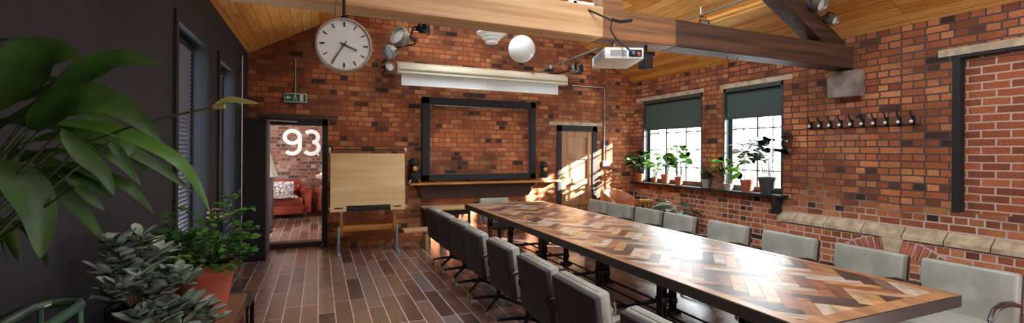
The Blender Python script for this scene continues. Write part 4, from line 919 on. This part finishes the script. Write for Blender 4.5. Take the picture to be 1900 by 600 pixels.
# parsley in big terracotta pot
t = thing('potted_parsley', 'bushy feathery green plant in the big terracotta pot on the crate table', 'plant', (-0.64, 3.28, 0.60))
add_pot(t, 0.172, 0.305)
st, lf = MB(), MB(); rd = random.Random(21)
for i in range(85):
    a = rd.uniform(0, 2 * PI); e = rd.uniform(0.1, 1) ** 0.7; hh = rd.uniform(0.0, 0.29) * (1.25 - 0.55 * e)
    if rd.random() < 0.12: hh += 0.12
    top = V((0.27 * e * math.cos(a), 0.27 * e * math.sin(a), 0.30 + hh)); b0 = V((0.05 * math.cos(a), 0.05 * math.sin(a), 0.27))
    st.tube([b0, (b0 + top) / 2 + V((0, 0, 0.03)), top], 0.0025, 5)
    for k in range(7):
        b2 = a + (k - 3) * 0.75 + rd.uniform(-.2, .2); d = V((math.cos(b2), math.sin(b2), rd.uniform(-0.35, 0.25))); L = rd.uniform(0.035, 0.062)
        s0 = top + d * 0.01 - V((0, 0, rd.uniform(0, 0.03)))
        lf.leaf([s0, s0 + d * L * 0.5, s0 + d * L], L * 0.62, (rd.uniform(-.4, .4), rd.uniform(-.6, .2), 1), 4, 0.1, 'tri', wav=0.3)
# the tall sprig leaning towards the room
for (dx, dy, dz) in ((0.10, -0.02, 0.66), (0.16, 0.02, 0.60), (0.20, -0.03, 0.53), (0.13, 0.05, 0.70), (0.22, 0.03, 0.62), (0.24, -0.02, 0.45)):
    top = V((dx, dy, dz)); st.tube([V((0.03, 0, 0.28)), V((dx * 0.5, dy * 0.5, 0.48)), top], 0.003, 5)
    for k in range(8):
        b2 = k * 0.8 + rd.uniform(-.2, .2); d = V((math.cos(b2), math.sin(b2), rd.uniform(-0.3, 0.2))); L = rd.uniform(0.04, 0.07)
        lf.leaf([top, top + d * L * 0.5, top + d * L], L * 0.6, (0, -.4, 1), 4, 0.1, 'tri', wav=0.3)
st.build('stems', M_STEM, t); lf.build('foliage', M_LEAFM, t)
w = MB(); rd = random.Random(4)
for k in range(22):
    a = rd.uniform(0, 2 * PI); d = V((math.cos(a), math.sin(a), rd.uniform(0, .8))).normalized(); p = V((0.07, -0.05, 0.60)) + V((rd.uniform(-.04, .04), rd.uniform(-.03, .03), rd.uniform(-.03, .03)))
    w.leaf([p, p + d * 0.012, p + d * 0.024], 0.014, (0, -.5, 1), 3, 0.1, 'round')
w.build('blossom', mat('cream_blossom', (222, 210, 186), 0.6, var=0.1), t)
# succulent
def succulent(name, label, loc, potr, poth, branches, seed, reach, hh, ll, lw):
    t = thing(name, label, 'plant', loc)
    add_pot(t, potr, poth, mat('dark_glazed_pot', (48, 46, 46), 0.5, var=0.3))
    rd = random.Random(seed); st, lf = MB(), MB()
    for (dx, dy, dz) in branches:
        b0 = V((dx * 0.15, dy * 0.15, poth * 0.9)); top = V((dx, dy, poth + dz)); mid = (b0 + top) / 2 + V((0, 0, 0.05))
        st.tube([b0, mid, top], [0.012, 0.009, 0.005], 6)
        for q in range(5):
            u = 0.45 + 0.55 * q / 4; p = b0.lerp(top, u) + V((0, 0, 0.05 * 4 * u * (1 - u))); n = 4 if q < 4 else 5
            for k in range(n):
                a = k * 2 * PI / n + q * 0.8 + rd.uniform(-.3, .3); d = V((math.cos(a), math.sin(a), rd.uniform(-0.1, 0.75))).normalized(); L = ll * rd.uniform(0.7, 1.2)
                p0 = p + d * 0.006
                lf.leaf([p0, p0 + d * L * 0.5 + V((0, 0, 0.004)), p0 + d * L + V((0, 0, 0.01))], lw * rd.uniform(0.8, 1.15), (-d.x * .8, -d.y * .8, 1), 6, 0.22, 'round' if rd.random() < .35 else 'tri', thick=0.005)
    st.build('stems', M_BARK, t); lf.build('foliage', M_LEAFG, t); return t
rd = random.Random(11)
br = []
for i in range(19):
    a = rd.uniform(0, 2 * PI); e = rd.uniform(0.15, 1)
    br.append((0.18 * e * math.cos(a), 0.22 * e * math.sin(a), rd.uniform(0.02, 0.36) * (1.2 - 0.5 * e) - (0.14 if e > 0.75 else 0)))
br += [(0.24, 0.02, -0.10), (0.29, 0.05, -0.13), (0.20, -0.06, -0.14), (0.05, -0.20, -0.10), (0.13, -0.17, -0.13)]
succulent('jade_plant', 'big grey-green jade plant spilling from its pot on the crate table', (-0.765, 2.62, 0.60), 0.125, 0.27, br, 13, 0.3, 0.3, 0.085, 0.046)
t = thing('terracotta_pot', 'small empty terracotta pot between the jade plant and the big planted pot', 'pot', (-0.80, 3.0, 0.60))
w = MB(); w.lathe(pot_prof(0.075, 0.20), 24, cap=False); w.build('pot', M_TERRA, t)
t = thing('terracotta_pot', 'taller empty terracotta pot against the dark wall behind the jade plant', 'pot', (-0.925, 3.13, 0.60))
w = MB(); w.lathe(pot_prof(0.06, 0.33), 24, cap=False); w.build('pot', M_TERRA, t)

# green tubular stand with the peace lily
pc = at(163, 558, 1.78)
t = thing('plant_stand', 'green painted tubular metal stand in the near left corner', 'stand', (pc.x, pc.y, 0))
zt = pc.z; x0, y1_, y0_ = L_ + 0.03 - pc.x, 0.0, -1.0
w = MB(); pts = [(x0 + .04, y1_, zt), (-0.06, y1_, zt), (-0.02, y1_ - 0.02, zt), (0, y1_ - 0.06, zt), (0, y0_ + 0.06, zt), (-0.02, y0_ + 0.02, zt), (-0.06, y0_, zt), (x0 + .04, y0_, zt), (x0, y0_ + 0.04, zt), (x0, y1_ - 0.04, zt)]
w.tube(pts, 0.017, 10, closed=True); w.build('top_rail', M_GREEN, t)
for x, y in ((-0.012, -0.03), (x0 + .02, -0.03), (-0.012, y0_ + 0.03), (x0 + .02, y0_ + 0.03)):
    w = MB(); w.cyl((x, y, 0), (x, y, zt), 0.010, 8); w.build('leg', M_GREEN, t)
w = MB(); w.box(x0, 0, y0_, y1_ - .02, zt - 0.09, zt - 0.08); w.build('tray', M_GREEN, t)
lx, ly = pc.x - 0.16, pc.y - 0.62
lily = thing('peace_lily', 'large peace lily with long glossy dark green leaves, standing on the green stand', 'plant', (lx, ly, zt - 0.079))
add_pot(lily, 0.12, 0.24, M_TERRA)
bz = V((lx, ly, zt - 0.079 + 0.22)); org = V((lx, ly, zt - 0.079))
cam = V((0, 0, H))
st, lf, lg_ = MB(), MB(), MB()
EXTRA = 1
# each row: list of (px, py, depth) along the blade, width in metres, how far the blade faces the room, shade
LV = [
 ([(-60, 215, 1.15), (30, 135, 1.17), (90, 100, 1.18), (147, 106, 1.2)], 0.115, 0.8, 0),
 ([(95, 180, 1.2), (165, 130, 1.22), (230, 108, 1.24), (304, 120, 1.28)], 0.060, 0.7, 0),
 ([(40, 235, 1.25), (110, 185, 1.27), (170, 170, 1.3), (222, 176, 1.32)], 0.075, 0.6, 0),
 ([(50, 240, 1.15), (130, 190, 1.15), (220, 200, 1.18), (300, 262, 1.2)], 0.088, 0.7, 0),
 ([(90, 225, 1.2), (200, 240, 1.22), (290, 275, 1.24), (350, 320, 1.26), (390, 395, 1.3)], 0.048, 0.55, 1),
 ([(115, 240, 1.1), (150, 285, 1.1), (190, 320, 1.12), (212, 362, 1.14)], 0.040, 0.9, 2),
 ([(205, 262, 1.3), (225, 290, 1.3), (252, 338, 1.32)], 0.028, 0.8, 2),
 ([(140, 345, 1.12), (165, 365, 1.12), (194, 391, 1.14)], 0.024, 0.8, 2),
 ([(-10, 300, 1.1), (40, 340, 1.1), (72, 400, 1.12), (76, 480, 1.12)], 0.085, 0.6, 0),
 ([(150, 235, 1.35), (230, 275, 1.35), (300, 315, 1.38), (357, 357, 1.4)], 0.038, 0.6, 2),
 ([(120, 300, 1.3), (190, 330, 1.32), (240, 350, 1.33), (285, 395, 1.36)], 0.045, 0.5, 0),
 ([(60, 260, 1.3), (160, 250, 1.32), (240, 280, 1.35), (275, 330, 1.38)], 0.055, 0.5, 0),
 ([(0, 200, 1.3), (60, 180, 1.3), (120, 150, 1.32), (150, 98, 1.34)], 0.050, 0.4, 0),
 ([(-30, 330, 1.25), (60, 330, 1.28), (130, 370, 1.3), (195, 450, 1.33)], 0.060, 0.6, 0),
 ([(-20, 250, 1.25), (40, 215, 1.26), (100, 200, 1.28), (170, 215, 1.3)], 0.06, 0.4, 0),
 ([(-40, 120, 1.3), (-10, 85, 1.3), (20, 72, 1.3), (50, 82, 1.3)], 0.05, 0.3, 2),
 ([(10, 330, 1.2), (60, 290, 1.2), (130, 285, 1.2), (190, 330, 1.22)], 0.04, 0.4, 0),
 ([(0, 290, 1.22), (50, 265, 1.22), (110, 260, 1.24), (160, 300, 1.26)], 0.035, 0.3, 2),
 ([(20, 350, 1.28), (80, 320, 1.3), (150, 330, 1.3), (215, 375, 1.32)], 0.045, 0.5, 0),
 ([(90, 290, 1.4), (160, 275, 1.4), (220, 300, 1.42), (262, 345, 1.44)], 0.05, 0.4, 0),
 ([(-20, 230, 1.4), (50, 225, 1.4), (120, 240, 1.4), (180, 290, 1.4)], 0.07, 0.5, 0),
 ([(60, 200, 1.4), (130, 205, 1.4), (190, 225, 1.42), (245, 265, 1.44)], 0.06, 0.4, 0),
 ([(-30, 180, 1.4), (30, 170, 1.4), (80, 150, 1.4), (120, 155, 1.4)], 0.06, 0.5, 0),
 ([(-30, 280, 1.35), (50, 290, 1.35), (120, 320, 1.37), (180, 380, 1.4)], 0.05, 0.5, 0),
]
for k, (pts, wd, face, sh) in enumerate(LV):
    P = [at(*q) - org for q in pts]
    cd = (cam - org - P[len(P) // 2]).normalized(); nrm = cd * face + V((0, 0, 1)) * (1 - face) + V((0.3, -0.2, 0.25)) * 0.5
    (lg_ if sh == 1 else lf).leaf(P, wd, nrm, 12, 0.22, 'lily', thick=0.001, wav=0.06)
    b0 = V((0.03 * math.cos(k), 0.03 * math.sin(k), 0.20)); st.tube([b0, b0.lerp(P[0], 0.5) + V((0, 0, 0.04)), P[0]], [0.005, 0.0045, 0.003], 6)
rd = random.Random(8)
for k in range(16):
    a = rd.uniform(0, 2 * PI); L = rd.uniform(0.22, 0.34); d = V((math.cos(a) * 0.6 + 0.1, math.sin(a) * 0.8, 0)); b0 = V((0, 0, 0.2))
    if (lx + d.x * L * 0.9) < L_ + 0.05: d.x = abs(d.x)
    P = [b0 + d * L * 0.3 + V((0, 0, 0.15)), b0 + d * L * 0.6 + V((0, 0, 0.26)), b0 + d * L * 0.95 + V((0, 0, 0.24)), b0 + d * L * 1.15 + V((0, 0, 0.12))]
    lf.leaf(P, rd.uniform(0.05, 0.075), (rd.uniform(-.3, .3), rd.uniform(-.3, .3), 1), 10, 0.2, 'lily', thick=0.001)
    st.tube([b0 - V((0, 0, 0.02)), P[0]], 0.004, 6)
FP = [at(150, 270, 1.2) - org, at(230, 240, 1.22) - org, at(320, 215, 1.25) - org, at(398, 199, 1.28) - org]
st.tube([V((0, 0, 0.2))] + FP, 0.0035, 6)
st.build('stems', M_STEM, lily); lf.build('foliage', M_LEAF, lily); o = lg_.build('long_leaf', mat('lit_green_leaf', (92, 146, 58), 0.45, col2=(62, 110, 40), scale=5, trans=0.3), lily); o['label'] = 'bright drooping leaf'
w = MB(); a, b2 = at(396, 199, 1.28) - org, at(480, 192, 1.3) - org
w.leaf([a, a.lerp(b2, 0.35) + V((0, 0, 0.012)), a.lerp(b2, 0.7) + V((0, 0, 0.004)), b2], 0.024, (0.2, -0.7, 0.6), 10, 0.7, 'lily'); w.tube([a, a.lerp(b2, 0.25)], [0.006, 0.008], 8)
o = w.build('flower', mat('cream_spathe', (196, 190, 140), 0.5, col2=(150, 162, 90), scale=8, trans=.3), lily); o['label'] = 'closed cream flower bud on its long stalk'

def in_open(y, z): return any(q[0] + .03 < y < q[1] - .03 and q[2] < z < q[3] - .03 for q in (W1, W2))
for o in list(bpy.data.objects):
    if o.type == 'MESH' and o.name.split('.')[0] in ('foliage', 'stems', 'long_leaf') and o.parent:
        q = o.parent.location
        for v in o.data.vertices:
            x, y, z = v.co.x + q.x, v.co.y + q.y, v.co.z + q.z
            y = min(y, B_ - 0.01); x = max(x, L_ + 0.01)
            x = min(x, R_ + 0.045 if in_open(y, z) else R_ - 0.012)
            if x > R_ - 0.15 and 0.9 < z < 0.98: z = 0.98
            v.co.x, v.co.y, v.co.z = x - q.x, y - q.y, z - q.z
# ================================================================= LIGHT
wd = bpy.data.worlds.new('sky'); bpy.context.scene.world = wd; wd.use_nodes = True
bg = wd.node_tree.nodes['Background']; bg.inputs[0].default_value = (0.86, 0.95, 1.0, 1); bg.inputs[1].default_value = 6.5
sd = bpy.data.lights.new('sun', 'SUN'); sd.energy = 30; sd.angle = math.radians(1.0); sd.color = (1.0, 0.93, 0.84)
so = bpy.data.objects.new('sun', sd); C.objects.link(so); so.rotation_euler = V((-1.5, 1.0, -0.66)).to_track_quat('-Z', 'Y').to_euler()
def portal(loc, rot, sx, sy):
    l = bpy.data.lights.new('window_portal', 'AREA'); l.shape = 'RECTANGLE'; l.size = sx; l.size_y = sy; l.cycles.is_portal = True
    o = bpy.data.objects.new('window_portal', l); C.objects.link(o); o.location = loc; o.rotation_euler = rot
for q in (W1, W2, W3): portal((R_ + 0.30, (q[0] + q[1]) / 2, (q[2] + q[3]) / 2), (0, PI / 2, 0), q[3] - q[2], q[1] - q[0])
for q in (WC, WA, WB): portal((L_ - 0.32, (q[0] + q[1]) / 2, (q[2] + q[3]) / 2), (0, -PI / 2, 0), q[3] - q[2], q[1] - q[0])
portal(((WF[0] + WF[1]) / 2, F_ - 0.28, (WF[2] + WF[3]) / 2), (PI / 2, 0, 0), WF[1] - WF[0], WF[3] - WF[2])
for M, a, c in SKYP:
    portal((M @ V((0, 0, 0.08))), (0, -math.atan(SL), 0), a, c)
portal((2.69, 10.6, 1.55), (0, PI / 2, 0), 1.3, 1.4)

# ================================================================= CAMERA
cd_ = bpy.data.cameras.new('camera'); co = bpy.data.objects.new('camera', cd_); C.objects.link(co)
cd_.sensor_width = 36; cd_.sensor_fit = 'HORIZONTAL'; cd_.lens = 36 * FPX / 1900; cd_.shift_y = -(300 - CY) / 1900; cd_.clip_start = 0.02
co.location = (0, 0, H)
co.matrix_world = Matrix.Translation((0, 0, H)) @ Matrix.Rotation(-TH, 4, 'Z') @ Matrix.Rotation(PI / 2, 4, 'X') @ Matrix.Rotation(RO, 4, 'Z')
sc = bpy.context.scene; sc.camera = co
sc.view_settings.view_transform = 'Standard'; sc.view_settings.look = 'None'; sc.view_settings.gamma = 1; sc.view_settings.use_curve_mapping = False
sc.view_settings.exposure = 1.45
sc.cycles.use_denoising = True; sc.cycles.max_bounces = 10; sc.cycles.diffuse_bounces = 6; sc.cycles.glossy_bounces = 4; sc.cycles.transparent_max_bounces = 12
sc.cycles.sample_clamp_indirect = 8.0; sc.cycles.caustics_reflective = False; sc.cycles.caustics_refractive = False
